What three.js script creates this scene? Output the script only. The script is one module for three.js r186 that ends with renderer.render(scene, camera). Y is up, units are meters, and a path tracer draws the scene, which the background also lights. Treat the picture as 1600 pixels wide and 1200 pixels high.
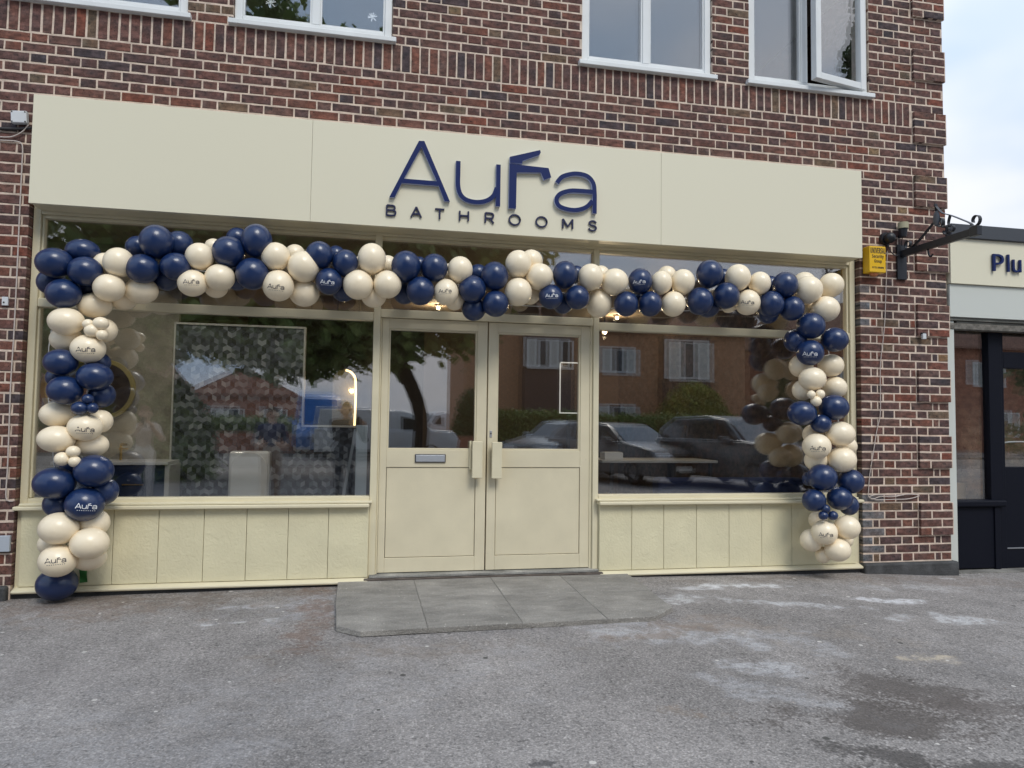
import * as THREE from 'three';
import { mergeGeometries, toCreasedNormals } from 'three/addons/utils/BufferGeometryUtils.js';
import { RoundedBoxGeometry } from 'three/addons/geometries/RoundedBoxGeometry.js';
import { TextGeometry } from 'three/addons/geometries/TextGeometry.js';
import { FontLoader } from 'three/addons/loaders/FontLoader.js';
import { MarchingCubes } from 'three/addons/objects/MarchingCubes.js';

// ---------------------------------------------------------------- camera, sky, sun, exposure
const scene = new THREE.Scene();
const camera = new THREE.PerspectiveCamera(55.09, 4 / 3, 0.1, 400);
camera.position.set(2.562, 1.319, 5.809);
camera.rotation.set(0.05425, -0.20314, 0.01342, 'YXZ');
const renderer = new THREE.WebGLRenderer({ antialias: true });
renderer.toneMapping = THREE.LinearToneMapping;
renderer.toneMappingExposure = 1.36;
renderer.shadowMap.enabled = true;

function rng(seed) { let s = seed | 0; return () => { s = (s + 0x6d2b79f5) | 0; let t = Math.imul(s ^ (s >>> 15), 1 | s); t = (t + Math.imul(t ^ (t >>> 7), 61 | t)) ^ t; return ((t ^ (t >>> 14)) >>> 0) / 4294967296; }; }
// tileable value noise on a table
const NT = 256, noiseTab = new Float32Array(NT * NT); { const r = rng(77); for (let i = 0; i < NT * NT; i++) noiseTab[i] = r(); }
function vnoise(x, y, per = NT) {
  const xi = Math.floor(x), yi = Math.floor(y); let fx = x - xi, fy = y - yi; fx = fx * fx * (3 - 2 * fx); fy = fy * fy * (3 - 2 * fy);
  const m = (a) => ((a % per) + per) % per, x0 = m(xi) & 255, x1 = m(xi + 1) & 255, y0 = (m(yi) & 255) * NT, y1 = (m(yi + 1) & 255) * NT;
  const a = noiseTab[y0 + x0], b = noiseTab[y0 + x1], c = noiseTab[y1 + x0], d = noiseTab[y1 + x1];
  return a + (b - a) * fx + (c - a) * fy + (a - b - c + d) * fx * fy;
}
function fbm(x, y, oct = 4, per = NT) { let s = 0, a = 0.5, n = 0; for (let i = 0; i < oct; i++) { s += a * vnoise(x, y, per); n += a; x *= 2; y *= 2; per *= 2; a *= 0.5; } return s / n; }
const sstep = (a, b, x) => { const t = Math.min(1, Math.max(0, (x - a) / (b - a))); return t * t * (3 - 2 * t); };
const lerp = (a, b, t) => a + (b - a) * t;

{ // bright broken overcast, one even sky all round
  const W = 1024, H = 512, d = new Float32Array(W * H * 4);
  for (let j = 0; j < H; j++) for (let i = 0; i < W; i++) {
    const up = ((j + 0.5) / H - 0.5) * Math.PI, ro = ((i + 0.5) / W - 0.5) * 2 * Math.PI, y = Math.sin(up), x = Math.cos(ro) * Math.cos(up), z = Math.sin(ro) * Math.cos(up);
    const k = 1 / (Math.max(y, 0) + 0.28), c = fbm(x * k * 2.2 + 40, z * k * 2.2 + 40, 5), c2 = fbm(x * k * 0.8 + 90, z * k * 0.8 + 17, 3);
    const cl = sstep(0.36, 0.68, c * 0.6 + c2 * 0.4), o = (j * W + i) * 4, g = (0.94 + 0.12 * c) * 0.84 * (0.84 + 0.45 * Math.max(y, 0));
    d[o] = lerp(0.50, 0.885, cl) * g; d[o + 1] = lerp(0.66, 0.905, cl) * g; d[o + 2] = lerp(0.89, 0.965, cl) * g; d[o + 3] = 1;
    if (y < 0) { d[o] = 0.3; d[o + 1] = 0.3; d[o + 2] = 0.3; }
  }
  const t = new THREE.DataTexture(d, W, H, THREE.RGBAFormat, THREE.FloatType);
  t.mapping = THREE.EquirectangularReflectionMapping; t.magFilter = THREE.LinearFilter; t.needsUpdate = true;
  scene.background = t; scene.environment = t;
}
const sun = new THREE.DirectionalLight(new THREE.Color(1, 0.95, 0.85), 1.45);
sun.position.set(7, 17, 13); sun.target.position.set(3.5, 1, 0); sun.castShadow = true; sun.shadow.radius = 44;
Object.assign(sun.shadow.camera, { left: -14, right: 14, top: 14, bottom: -14, near: 1, far: 60 }); sun.shadow.mapSize.set(2048, 2048);
scene.add(sun, sun.target);

// ---------------------------------------------------------------- helpers
const used = {};
function numbered(n) { const k = used[n] || 0; used[n] = k + 1; return k ? n + '_' + String(k).padStart(3, '0') : n; }
function thing(name, label, category, pos = [0, 0, 0], turn = 0, group) {
  const o = new THREE.Group(); o.name = numbered(name); o.position.set(...pos); o.rotation.y = turn; scene.add(o);
  o.userData = { label, category }; if (group) o.userData.group = group; return o;
}
function part(name, geo, mat, parent, label) { const m = new THREE.Mesh(geo, mat); m.name = name; m.castShadow = m.receiveShadow = true; parent.add(m); if (label) m.userData.label = label; return m; }
function solo(name, geo, mat, label, category, group) { const m = part(numbered(name), geo, mat, scene); m.userData = { label, category }; if (group) m.userData.group = group; return m; }
function struct(name, geo, mat, label) { const m = part(numbered(name), geo, mat, scene); m.userData = { kind: 'structure', label, category: 'setting' }; return m; }
// uv in metres from position, by the way each face points
function metre(geo, sc = 1, ox = 0, oy = 0) {
  const g = geo.index ? geo.toNonIndexed() : geo, p = g.attributes.position, uv = new Float32Array(p.count * 2), a = new THREE.Vector3(), b = new THREE.Vector3(), c = new THREE.Vector3();
  for (let i = 0; i < p.count; i += 3) {
    a.fromBufferAttribute(p, i); b.fromBufferAttribute(p, i + 1); c.fromBufferAttribute(p, i + 2);
    const n = b.clone().sub(a).cross(c.clone().sub(a)), ax = Math.abs(n.x), ay = Math.abs(n.y), az = Math.abs(n.z);
    [a, b, c].forEach((v, k) => { const q = az >= ax && az >= ay ? [v.x, v.y] : ax >= ay ? [v.z, v.y] : [v.x, v.z]; uv[(i + k) * 2] = q[0] / sc + ox; uv[(i + k) * 2 + 1] = q[1] / sc + oy; });
  }
  g.setAttribute('uv', new THREE.BufferAttribute(uv, 2)); return g;
}
function rbox(x0, x1, y0, y1, z0, z1, b = 0.004, sc = 1) {
  const w = x1 - x0, h = y1 - y0, d = z1 - z0, r = Math.min(b, w * 0.45, h * 0.45, d * 0.45);
  const g = new RoundedBoxGeometry(w, h, d, 1, r); g.translate((x0 + x1) / 2, (y0 + y1) / 2, (z0 + z1) / 2); return metre(g, sc);
}
function pbox(x0, x1, y0, y1, z0, z1, sc = 1) { const g = new THREE.BoxGeometry(x1 - x0, y1 - y0, z1 - z0); g.translate((x0 + x1) / 2, (y0 + y1) / 2, (z0 + z1) / 2); return metre(g, sc); }
const strip = (g) => { const q = g.index ? g.toNonIndexed() : g; for (const k of Object.keys(q.attributes)) if (!['position', 'normal', 'uv'].includes(k)) q.deleteAttribute(k); return q; };
const merge = (list) => mergeGeometries(list.map(strip));
function tube(pts, r, seg = 40, rad = 6, closed = false) { return new THREE.TubeGeometry(new THREE.CatmullRomCurve3(pts.map((p) => new THREE.Vector3(...p)), closed, 'centripetal'), seg, r, rad, closed); }
function shapeOf(pts) { const s = new THREE.Shape(); pts.forEach((p, i) => (i ? s.lineTo(p[0], p[1]) : s.moveTo(p[0], p[1]))); s.closePath(); return s; }
function holeOf(pts) { const s = new THREE.Path(); pts.forEach((p, i) => (i ? s.lineTo(p[0], p[1]) : s.moveTo(p[0], p[1]))); s.closePath(); return s; }
function ribbon(pts, w, smooth = true, n = 40) { // outline of a stroke of even width along a line
  const v = pts.map((p) => new THREE.Vector2(p[0], p[1])); let c = v;
  if (smooth) c = new THREE.SplineCurve(v).getPoints(n);
  const L = [], R = [];
  c.forEach((p, i) => { const a = c[Math.max(0, i - 1)], b = c[Math.min(c.length - 1, i + 1)], t = b.clone().sub(a).normalize(); L.push([p.x - t.y * w / 2, p.y + t.x * w / 2]); R.push([p.x + t.y * w / 2, p.y - t.x * w / 2]); });
  return shapeOf([...L, ...R.reverse()]);
}
function extr(shape, depth, bevel = 0, z = 0) { const g = new THREE.ExtrudeGeometry(shape, { depth, bevelEnabled: bevel > 0, bevelSize: bevel, bevelThickness: bevel, bevelSegments: 1, curveSegments: 10 }); g.translate(0, 0, z); return g; }

// ---------------------------------------------------------------- textures and materials
function tex(W, H, f, srgb = true) {
  const d = new Uint8Array(W * H * 4);
  for (let j = 0; j < H; j++) for (let i = 0; i < W; i++) { const c = f(i, j), o = (j * W + i) * 4; d[o] = c[0]; d[o + 1] = c[1]; d[o + 2] = c[2]; d[o + 3] = 255; }
  const t = new THREE.DataTexture(d, W, H); t.wrapS = t.wrapT = THREE.RepeatWrapping; t.magFilter = THREE.LinearFilter; if (srgb) t.colorSpace = THREE.SRGBColorSpace; t.needsUpdate = true; return t;
}
const g8 = (v) => { v = Math.max(0, Math.min(255, v)); return [v, v, v]; };
const lin = (r, g, b) => new THREE.Color().setRGB(r, g, b);
function mat(color, rough = 0.7, o = {}) { const C = o.coat || o.transmission ? THREE.MeshPhysicalMaterial : THREE.MeshStandardMaterial; const { coat, ...rest } = o; const m = new C({ color, roughness: rough, ...rest }); if (coat) { m.clearcoat = coat; m.clearcoatRoughness = 0.12; } return m; }

const brickMaps = [11, 53].map((s) => tex(512, 512, (i, j) => { // half a metre of fired clay: mottled, dragged, pitted
  const u = i / 512, v = j / 512, a = fbm(u * 16 + s, v * 16 + s, 4, 16), b = fbm(u * 6 + s, v * 40 + s, 3, 8), c = vnoise(u * 128 + s, v * 128, 128), p = vnoise(u * 64 + s * 3, v * 64 + s, 64);
  let k = 0.5 + 0.52 * a + 0.22 * (b - 0.5) + 0.16 * (c - 0.5); if (p > 0.9) k *= 0.55; if (p < 0.045) k *= 1.3;
  const w = (fbm(u * 8 + s * 2, v * 8 + 5, 2, 8) - 0.5) * 60, q = k * 235; return [Math.min(255, q + w * 0.5), Math.min(255, q), Math.min(255, q - w * 0.25)];
}));
const brickBump = tex(512, 512, (i, j) => { const u = i / 512, v = j / 512; return g8(255 * (0.55 * fbm(u * 32, v * 32, 4, 32) + 0.3 * fbm(u * 8 + 3, v * 64, 2, 8) + 0.15 * vnoise(u * 256, v * 256, 256))); }, false);
const mortarMap = tex(512, 512, (i, j) => { const u = i / 512, v = j / 512, a = fbm(u * 10 + 7, v * 10, 4, 10), c = vnoise(u * 200, v * 200, 200), k = 190 + 62 * a + 30 * (c - 0.5); return [k, k * 0.985, k * 0.965]; });
const TONES = [[0.172, 0.083, 0.069], [0.186, 0.090, 0.071], [0.148, 0.076, 0.067], [0.206, 0.086, 0.061], [0.226, 0.076, 0.050], [0.084, 0.060, 0.065], [0.120, 0.068, 0.064], [0.180, 0.120, 0.080], [0.26, 0.165, 0.09], [0.160, 0.089, 0.074], [0.20, 0.185, 0.19]];
const TWEIGHT = [5, 4, 5, 2.4, 0.9, 1.3, 3, 1.3, 0.18, 3, 0];
const tsum = TWEIGHT.reduce((a, b) => a + b);
function pickTone(r) { let x = r() * tsum; for (let i = 0; i < TWEIGHT.length; i++) { x -= TWEIGHT[i]; if (x < 0) return i; } return 0; }
const brickMats = TONES.map((c, i) => mat(lin(c[0] * 1.55, c[1] * 1.55, c[2] * 1.55), 0.9, { map: brickMaps[i % 2], bumpMap: brickBump, bumpScale: 0.0022 }));
const brickRestMat = mat(lin(1.55, 1.55, 1.55), 0.9, { map: brickMaps[0], bumpMap: brickBump, bumpScale: 0.0022, vertexColors: true });
const mortarMat = mat(lin(0.86, 0.72, 0.62), 0.95, { map: mortarMap, bumpMap: brickBump, bumpScale: 0.003 });

const paintBump = tex(512, 512, (i, j) => { const u = i / 512, v = j / 512; return g8(255 * (0.5 * fbm(u * 12, v * 90, 3, 12) + 0.5 * fbm(u * 60, v * 60, 3, 60))); }, false);
const paintMap = tex(512, 512, (i, j) => { const u = i / 512, v = j / 512, a = fbm(u * 5, v * 5, 4, 5), s = vnoise(u * 90 + 9, v * 90, 90); let k = 236 + 19 * a; if (s > 0.985) k -= 26; return [k, k, k * 0.992]; });
const boardBump = tex(1024, 1024, (i, j) => { const u = i / 1024, v = j / 1024, w = fbm(u * 6, v * 6, 3, 6) * 1.6; return g8(255 * (0.62 * fbm(u * 26 + w * 4, v * 14 + w * 6, 3, 64) + 0.38 * fbm(u * 90, v * 90, 3, 90))); }, false);
const CREAM = [0.76, 0.69, 0.505];
const joinery = mat(lin(...CREAM), 0.5, { map: paintMap, bumpMap: paintBump, bumpScale: 0.0006 });
const doorPaint = mat(lin(0.745, 0.67, 0.495), 0.42, { map: paintMap, bumpMap: paintBump, bumpScale: 0.0004 });
const boardPaint = mat(lin(0.755, 0.695, 0.485), 0.58, { map: paintMap, bumpMap: boardBump, bumpScale: 0.0035 });
const signPaint = mat(lin(0.745, 0.70, 0.545), 0.42);
const sideDark = mat(lin(0.05, 0.045, 0.04), 0.9);
const upvc = mat(lin(0.80, 0.82, 0.84), 0.32, { map: paintMap });
const glass = new THREE.MeshPhysicalMaterial({ color: 0xffffff, roughness: 0, transmission: 1, thickness: 0, ior: 2.333 });
const navyLetter = new THREE.MeshPhysicalMaterial({ color: lin(0.006, 0.017, 0.10), roughness: 0.4, specularIntensity: 0.55 });
const letterEdge = mat(lin(0.42, 0.46, 0.62), 0.5);
const concreteMap = tex(512, 512, (i, j) => { const u = i / 512, v = j / 512, a = fbm(u * 6, v * 6, 5, 6), c = vnoise(u * 220, v * 220, 220); const k = 120 + 110 * a + 50 * (c - 0.5); return [k, k * 0.99, k * 0.97]; });
const plinthMat = mat(lin(0.13, 0.135, 0.145), 0.85, { map: concreteMap, bumpMap: brickBump, bumpScale: 0.003 });
const blackIron = mat(lin(0.014, 0.016, 0.022), 0.42, { bumpMap: brickBump, bumpScale: 0.0008 });
const cablePale = mat(lin(0.55, 0.48, 0.44), 0.6), cableDark = mat(lin(0.03, 0.028, 0.03), 0.6), pvcWhite = mat(lin(0.62, 0.64, 0.66), 0.45);
const chrome = mat(lin(0.55, 0.57, 0.6), 0.3, { metalness: 1 });
const gold = mat(lin(0.72, 0.50, 0.18), 0.28, { metalness: 1 });

// ---------------------------------------------------------------- ground
const PROFILE = [[-40, 0.0], [0.2, 0.045], [2.4, 0.064], [4.6, 0.070], [6.9, 0.046], [7.9, 0.008], [10, -0.02], [60, -0.02]];
function baseY(x) { for (let i = 1; i < PROFILE.length; i++) if (x <= PROFILE[i][0]) { const [a, p] = PROFILE[i - 1], [b, q] = PROFILE[i]; return lerp(p, q, sstep(a, b, x)); } return -0.02; }
const groundY = (x, z) => lerp(baseY(x), 0.03, sstep(0, 3, z)) - 0.02 * Math.min(Math.max(z, 0), 6);
function sheet(x0, x1, z0, z1, nx, nz, lift, u0, u1, v0, v1, bumpy = 0) {
  const g = new THREE.PlaneGeometry(1, 1, nx, nz), p = g.attributes.position, uv = g.attributes.uv;
  for (let i = 0; i < p.count; i++) {
    const a = p.getX(i) + 0.5, b = 0.5 - p.getY(i), x = lerp(x0, x1, a), z = lerp(z0, z1, b);
    p.setXYZ(i, x, groundY(x, z) + lift + bumpy * (fbm(x * 0.9 + 30, z * 0.9 + 30, 3) - 0.5), z); uv.setXY(i, lerp(u0, u1, a), lerp(v0, v1, b));
  }
  g.computeVertexNormals(); return g;
}
// what lies on the tarmac, in metres: [x, z, half width, half depth, turn, r, g, b, strength, raggedness]
const MARKS = [
  [5.57, 0.36, 0.30, 0.07, 0.1, 225, 225, 228, 0.75, 1.1], [5.22, 0.40, 0.16, 0.05, 0, 222, 222, 226, 0.6, 1.1], [5.72, 0.88, 0.34, 0.09, 0.3, 215, 216, 220, 0.6, 1.1], [6.40, 0.86, 0.30, 0.07, 0.2, 226, 226, 230, 0.75, 1.1],
  [6.55, 1.36, 0.40, 0.10, 0.35, 212, 213, 216, 0.6, 1.0], [4.78, 2.07, 0.26, 0.10, 0.4, 208, 209, 214, 0.5, 1.0], [4.5, 1.5, 0.5, 0.14, 0.3, 200, 201, 206, 0.45, 1.0], [1.83, 0.84, 0.22, 0.05, -0.1, 222, 222, 226, 0.7, 1.1], [1.88, 0.49, 0.20, 0.04, 0, 205, 206, 212, 0.5, 1.1],
  [2.2, 0.55, 0.35, 0.25, -0.5, 176, 178, 188, 0.35, 1.0], [4.92, 0.72, 0.28, 0.12, 0.2, 214, 214, 216, 0.6, 1.1], [4.85, 1.5, 0.6, 0.18, 0.5, 196, 197, 202, 0.4, 1.0], [4.65, 2.45, 0.45, 0.12, 0.8, 190, 191, 196, 0.4, 1.0], [6.9, 0.5, 0.5, 0.1, 0.1, 205, 205, 208, 0.4, 1.1],
  [7.66, 0.16, 0.09, 0.03, 0, 232, 232, 234, 0.9, 0.8], [5.83, 2.06, 0.17, 0.11, 0.2, 205, 190, 168, 0.75, 0.9],
  [5.30, 2.45, 0.40, 0.26, 0.5, 84, 77, 73, 0.72, 0.5], [5.0, 2.78, 0.48, 0.22, 0.2, 82, 75, 71, 0.75, 0.5], [4.72, 3.05, 0.22, 0.10, 0.7, 66, 62, 60, 0.7, 0.5], [4.95, 3.25, 0.42, 0.10, 0.1, 70, 66, 64, 0.7, 0.5], [5.45, 2.68, 0.3, 0.12, 0.4, 92, 84, 80, 0.55, 0.5],
  [0.75, 0.35, 0.75, 0.30, 0.1, 128, 110, 98, 0.45, 1.0], [1.6, 0.16, 1.3, 0.13, 0, 112, 100, 92, 0.55, 1.0], [2.30, 0.8, 0.14, 0.6, 0, 120, 96, 84, 0.5, 1.0], [2.9, 1.5, 0.7, 0.12, 0, 130, 118, 108, 0.4, 1.0], [4.6, 1.32, 0.4, 0.12, -0.3, 128, 112, 100, 0.5, 1.0], [5.0, 1.25, 0.35, 0.16, 0.2, 150, 134, 122, 0.35, 1.0],
  [4.11, 2.57, 0.16, 0.07, 0.2, 140, 122, 106, 0.6, 0.9], [5.5, 1.6, 0.5, 0.18, 0.3, 158, 146, 134, 0.35, 1.0], [6.2, 0.14, 1.4, 0.10, 0, 118, 108, 102, 0.5, 1.0], [7.5, 0.3, 0.7, 0.2, 0, 128, 116, 108, 0.45, 1.0], [6.9, 2.4, 0.9, 0.5, 0.2, 172, 168, 168, 0.25, 1.0],
  [3.3, 2.9, 0.05, 0.02, 0, 70, 68, 70, 0.7, 0.8], [1.5, 2.6, 0.7, 0.4, 0.4, 176, 174, 176, 0.25, 1.0], [2.6, 2.0, 0.9, 0.4, -0.3, 172, 170, 172, 0.3, 1.0], [1.0, 1.6, 0.6, 0.3, 0.3, 140, 134, 132, 0.25, 1.0],
];
function tarmacTex(X0, X1, Z0, Z1, W, H, seed) {
  const r = rng(seed), px = (X1 - X0) / W, chips = [];
  const grid = {}; for (let i = 0; i < 240; i++) { const x = lerp(X0, X1, r()), z = Z0 + (Z1 - Z0) * r() ** 1.7, s = 0.004 + 0.012 * r() ** 3; chips.push([x, z, s, r() < 0.6 ? 1 : 0]); }
  const t = tex(W, H, (i, j) => {
    const x = X0 + (i + 0.5) * px, z = Z0 + (Z1 - Z0) * (j + 0.5) / H;
    const s1 = vnoise(x * 150 + 7, z * 150 + 3), s2 = vnoise(x * 310 + 50, z * 310 + 11), s3 = vnoise(x * 75 + 20, z * 75 + 9), big = fbm(x * 0.9 + 12, z * 0.9 + 40, 4), mid = fbm(x * 5 + 3, z * 5 + 70, 3);
    let k = 143 + 44 * (big - 0.5) + 26 * (mid - 0.5) + 44 * (s1 - 0.5) + 40 * (s2 - 0.5) + 18 * (s3 - 0.5);
    if (s1 > 0.88) k += 18; if (s3 < 0.11) k -= 22;
    let R = k * 1.0, G = k * 0.965, B = k * 0.945;
    for (const m of MARKS) {
      const dx = x - m[0], dz = z - m[1], rr = m[2] + m[3]; if (Math.abs(dx) > rr * 1.9 || Math.abs(dz) > rr * 1.9) continue;
      const c = Math.cos(m[4]), s = Math.sin(m[4]), a = (dx * c + dz * s) / m[2], b = (-dx * s + dz * c) / m[3];
      const e = Math.sqrt(a * a + b * b) * 0.8 + m[9] * 2.6 * (fbm(x * 7 + m[0] * 9, z * 7 + m[1] * 5, 4) - 0.5) + 0.5 * (s3 - 0.5) + 0.25 * (s1 - 0.5);
      const w = m[8] * (1 - sstep(0.3, 1.0, e)) * (m[5] < 100 ? 0.8 + 0.2 * s3 : 0.35 + 0.65 * sstep(0.32, 0.62, fbm(x * 22 + m[1] * 3, z * 30 + 5, 3))); if (w <= 0) continue;
      const q = 0.72 + 0.28 * k / 143; R = lerp(R, m[5] * q, w); G = lerp(G, m[6] * q, w); B = lerp(B, m[7] * q, w);
    }
    return [Math.max(0, Math.min(255, R)), Math.max(0, Math.min(255, G)), Math.max(0, Math.min(255, B))];
  });
  const d = t.image.data; // loose pale chips and leaf scraps lying about
  for (const [x, z, s, pale] of chips) { const ci = (x - X0) / px, cj = (z - Z0) / (Z1 - Z0) * H, n = s / px, m = s / ((Z1 - Z0) / H); for (let j = -Math.ceil(m); j <= m; j++) for (let i = -Math.ceil(n); i <= n; i++) { if (i * i / n / n + j * j / m / m > 1) continue; const a = Math.round(ci + i), b = Math.round(cj + j); if (a < 0 || b < 0 || a >= W || b >= H) continue; const o = (b * W + a) * 4, v = pale ? 205 : 82; d[o] = v; d[o + 1] = v * 0.98; d[o + 2] = v * 0.95; } }
  return t;
}
const tarBump = tex(1024, 1024, (i, j) => { const u = i / 1024, v = j / 1024; return g8(255 * (0.5 * vnoise(u * 150, v * 150, 150) + 0.35 * vnoise(u * 75 + 40, v * 75, 75) + 0.15 * vnoise(u * 256, v * 256, 256))); }, false);
tarBump.repeat.set(4.7 / 1.2, 4.9 / 1.2);
const forecourt = new THREE.Group(); forecourt.name = 'forecourt'; forecourt.userData = { kind: 'structure', label: 'worn grey tarmac forecourt with chalky smears and a damp patch', category: 'setting' }; scene.add(forecourt);
[[-0.7, 4.0, 5], [4.0, 8.7, 6]].forEach(([x0, x1, s]) => part('tarmac', sheet(x0, x1, -0.25, 4.65, 60, 60, 0.004, 0, 1, 0, 1, 0.012), mat(lin(0.88, 0.88, 0.88), 0.93, { map: tarmacTex(x0, x1, -0.25, 4.65, 2048, 2048, s), bumpMap: tarBump, bumpScale: 0.006 }), forecourt));
const tarTile = tex(1024, 1024, (i, j) => { const x = i / 1024, z = j / 1024; const s1 = vnoise(x * 200, z * 200, 200), s2 = vnoise(x * 250 + 9, z * 250, 250), b = fbm(x * 4, z * 4, 4, 4); const k = 143 + 44 * (b - 0.5) + 62 * (s1 - 0.5) + 48 * (s2 - 0.5); return [k, k * 0.965, k * 0.945]; });
const farTar = mat(lin(0.88, 0.88, 0.88), 0.93, { map: tarTile });
struct('ground', (() => { const g = sheet(-60, 70, -40, 90, 130, 130, -0.03, 0, 65, 0, 65); return g; })(), farTar, 'grey tarmac ground round the shop');

// ---------------------------------------------------------------- the brick building
const SB = 4.115, CO = 0.075, XR = 7.856, OX0 = 0.205, OX1 = 6.945; // soldier-course foot, course height, corner, shop opening
const WINS = [[0.02, 1.213], [1.54, 2.745], [4.322, 5.512], [5.862, 7.07]], WY0 = 4.375, WY1 = 5.66;
const building = thing('brick_building', 'two storey dark brick building with a soldier course below its white windows', 'building');
{
  const s = shapeOf([[-2.6, 0], [XR, 0], [XR, 6.3], [-2.6, 6.3]]);
  s.holes.push(holeOf([[OX0 - 0.006, 0.01], [OX1 + 0.006, 0.01], [OX1 + 0.006, 2.96], [OX0 - 0.006, 2.96]]));
  for (const [a, b] of WINS) s.holes.push(holeOf([[a, WY0], [b, WY0], [b, WY1], [a, WY1]]));
  part('wall', metre(extr(s, 0.24, 0, -0.2432), 0.5), mortarMat, building, 'pale pointed mortar wall between the bricks');
}
const B = []; // every brick: [x0, x1, y0, y1, z, kind]
{
  const J = 0.0125, M = 0.3365, ST = 0.2145, HD = 0.098, r = rng(4);
  const blocked = (x0, x1, y0, y1) => {
    const out = []; let segs = [[x0, x1]];
    const cut = (a, b) => { segs = segs.flatMap(([p, q]) => (b <= p || a >= q ? [[p, q]] : [[p, a], [b, q]].filter(([m, n]) => n - m > 0.022))); };
    if (y0 < 2.96 && y1 > 0.01) cut(OX0, OX1);
    if (y1 > WY0 + 0.01 && y0 < WY1 - 0.01) for (const [a, b] of WINS) cut(a, b);
    return segs;
  };
  const put = (x0, x1, y0, y1, z, kind) => { for (const [a, b] of blocked(x0, x1, y0, y1)) B.push([a, b, y0, y1, z, kind]); };
  for (let k = -29; k < 53; k++) { // courses counted down from the foot of the soldiers
    const y1 = SB - CO * k - J / 2, y0 = y1 - CO + J; const sold = k >= -3 && k < 0;
    const q = ((k + 802) % 8) < 4; // this course carries a proud corner block
    const pier = k >= 7 + 0 && y1 < 3.7, xe = q ? 7.512 : XR, odd = ((k % 2) + 2) % 2;
    const xs = pier ? OX1 : XR + 1; if (sold && !q) { B.push([7.512, 7.725, y0, y1, 0, 's'], [7.737, XR, y0, y1, 0, 'h']); }
    for (let n = -18; n < 16 && !sold; n++) { // Flemish bond over the wall
      const c = 3.2415 + n * M + (odd ? M / 2 : 0);
      for (const [a, b] of [[c - HD / 2 - 0.002, c + HD / 2 + 0.002], [c + HD / 2 + J, c + M - HD / 2 - J]]) {
        const x0 = Math.max(a, -2.6), x1 = Math.min(b, xe, xs - J); if (x1 - x0 > 0.03) put(x0, x1, y0, y1, 0, x1 - x0 > 0.15 ? 's' : 'h');
      }
    }
    if (pier) { // the bonded pier at the right
      const w = q ? (odd ? [ST, HD, ST] : [HD, 0.05, ST, HD, 0.046]) : odd ? [ST, HD, ST, HD, ST] : [HD, 0.05, ST, HD, ST, 0.05, HD];
      const tot = w.reduce((a, b) => a + b) + J * (w.length - 1), sc = (xe - OX1) / tot; let x = OX1;
      for (const v of w) { B.push([x, x + v * sc, y0, y1, 0, v > 0.15 ? 's' : 'h']); x += (v + J) * sc; }
    }
    if (q) { const w = odd ? [HD + 0.01, ST] : [ST, HD + 0.01]; let x = 7.522; for (const v of w) { B.push([x, x + v, y0, y1, 0.026, v > 0.15 ? 's' : 'h']); x += v + J; } }
  }
  const P = 0.0742; for (let i = -36; i < 101; i++) B.push([i * P + 0.006, (i + 1) * P - 0.006, SB + J / 2, SB + 3 * CO - J / 2, 0, 'v']);
}
function brickGeo(w, h, seed) { // a hand-made brick face: uneven outline, worn arris
  const r = rng(seed), pos = [], idx = [], uo = r() * 7, vo = r() * 7, b = 0.0035, jit = (a) => (r() - 0.5) * a;
  const ring = (ins, z, j) => { const X = w / 2 - ins, Y = h / 2 - ins, l = w > h * 1.5 ? [[-1, -1], [-0.33, -1], [0.33, -1], [1, -1], [1, 1], [0.33, 1], [-0.33, 1], [-1, 1]] : [[-1, -1], [0, -1], [1, -1], [1, 0], [1, 1], [0, 1], [-1, 1], [-1, 0]]; return l.map(([x, y]) => [x * X + jit(j), y * Y + jit(j), z + jit(j * 0.7)]); };
  const o = ring(0.0004, -b, 0.0026), i0 = o.map(([x, y]) => [x * (1 - 2 * b / w), y * (1 - 2 * b / h), jit(0.0018)]), k = o.map(([x, y]) => [x, y, -0.07]);
  pos.push([jit(w * 0.2), 0, 0.0004 + jit(0.0012)], ...i0, ...o, ...k);
  for (let i = 0; i < 8; i++) { const n = (i + 1) % 8; idx.push(0, 1 + i, 1 + n, 1 + i, 9 + i, 1 + n, 1 + n, 9 + i, 9 + n, 9 + i, 17 + i, 9 + n, 9 + n, 17 + i, 17 + n); }
  const g = new THREE.BufferGeometry(); g.setAttribute('position', new THREE.Float32BufferAttribute(pos.flat(), 3)); g.setIndex(idx);
  let q = g.toNonIndexed(); q.computeVertexNormals(); q = toCreasedNormals(q, 0.5); const p = q.attributes.position, uv = []; for (let i = 0; i < p.count; i++) uv.push(p.getX(i) / 0.5 + uo, p.getY(i) / 0.5 + vo);
  q.setAttribute('uv', new THREE.Float32BufferAttribute(uv, 2)); return q;
}
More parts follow.
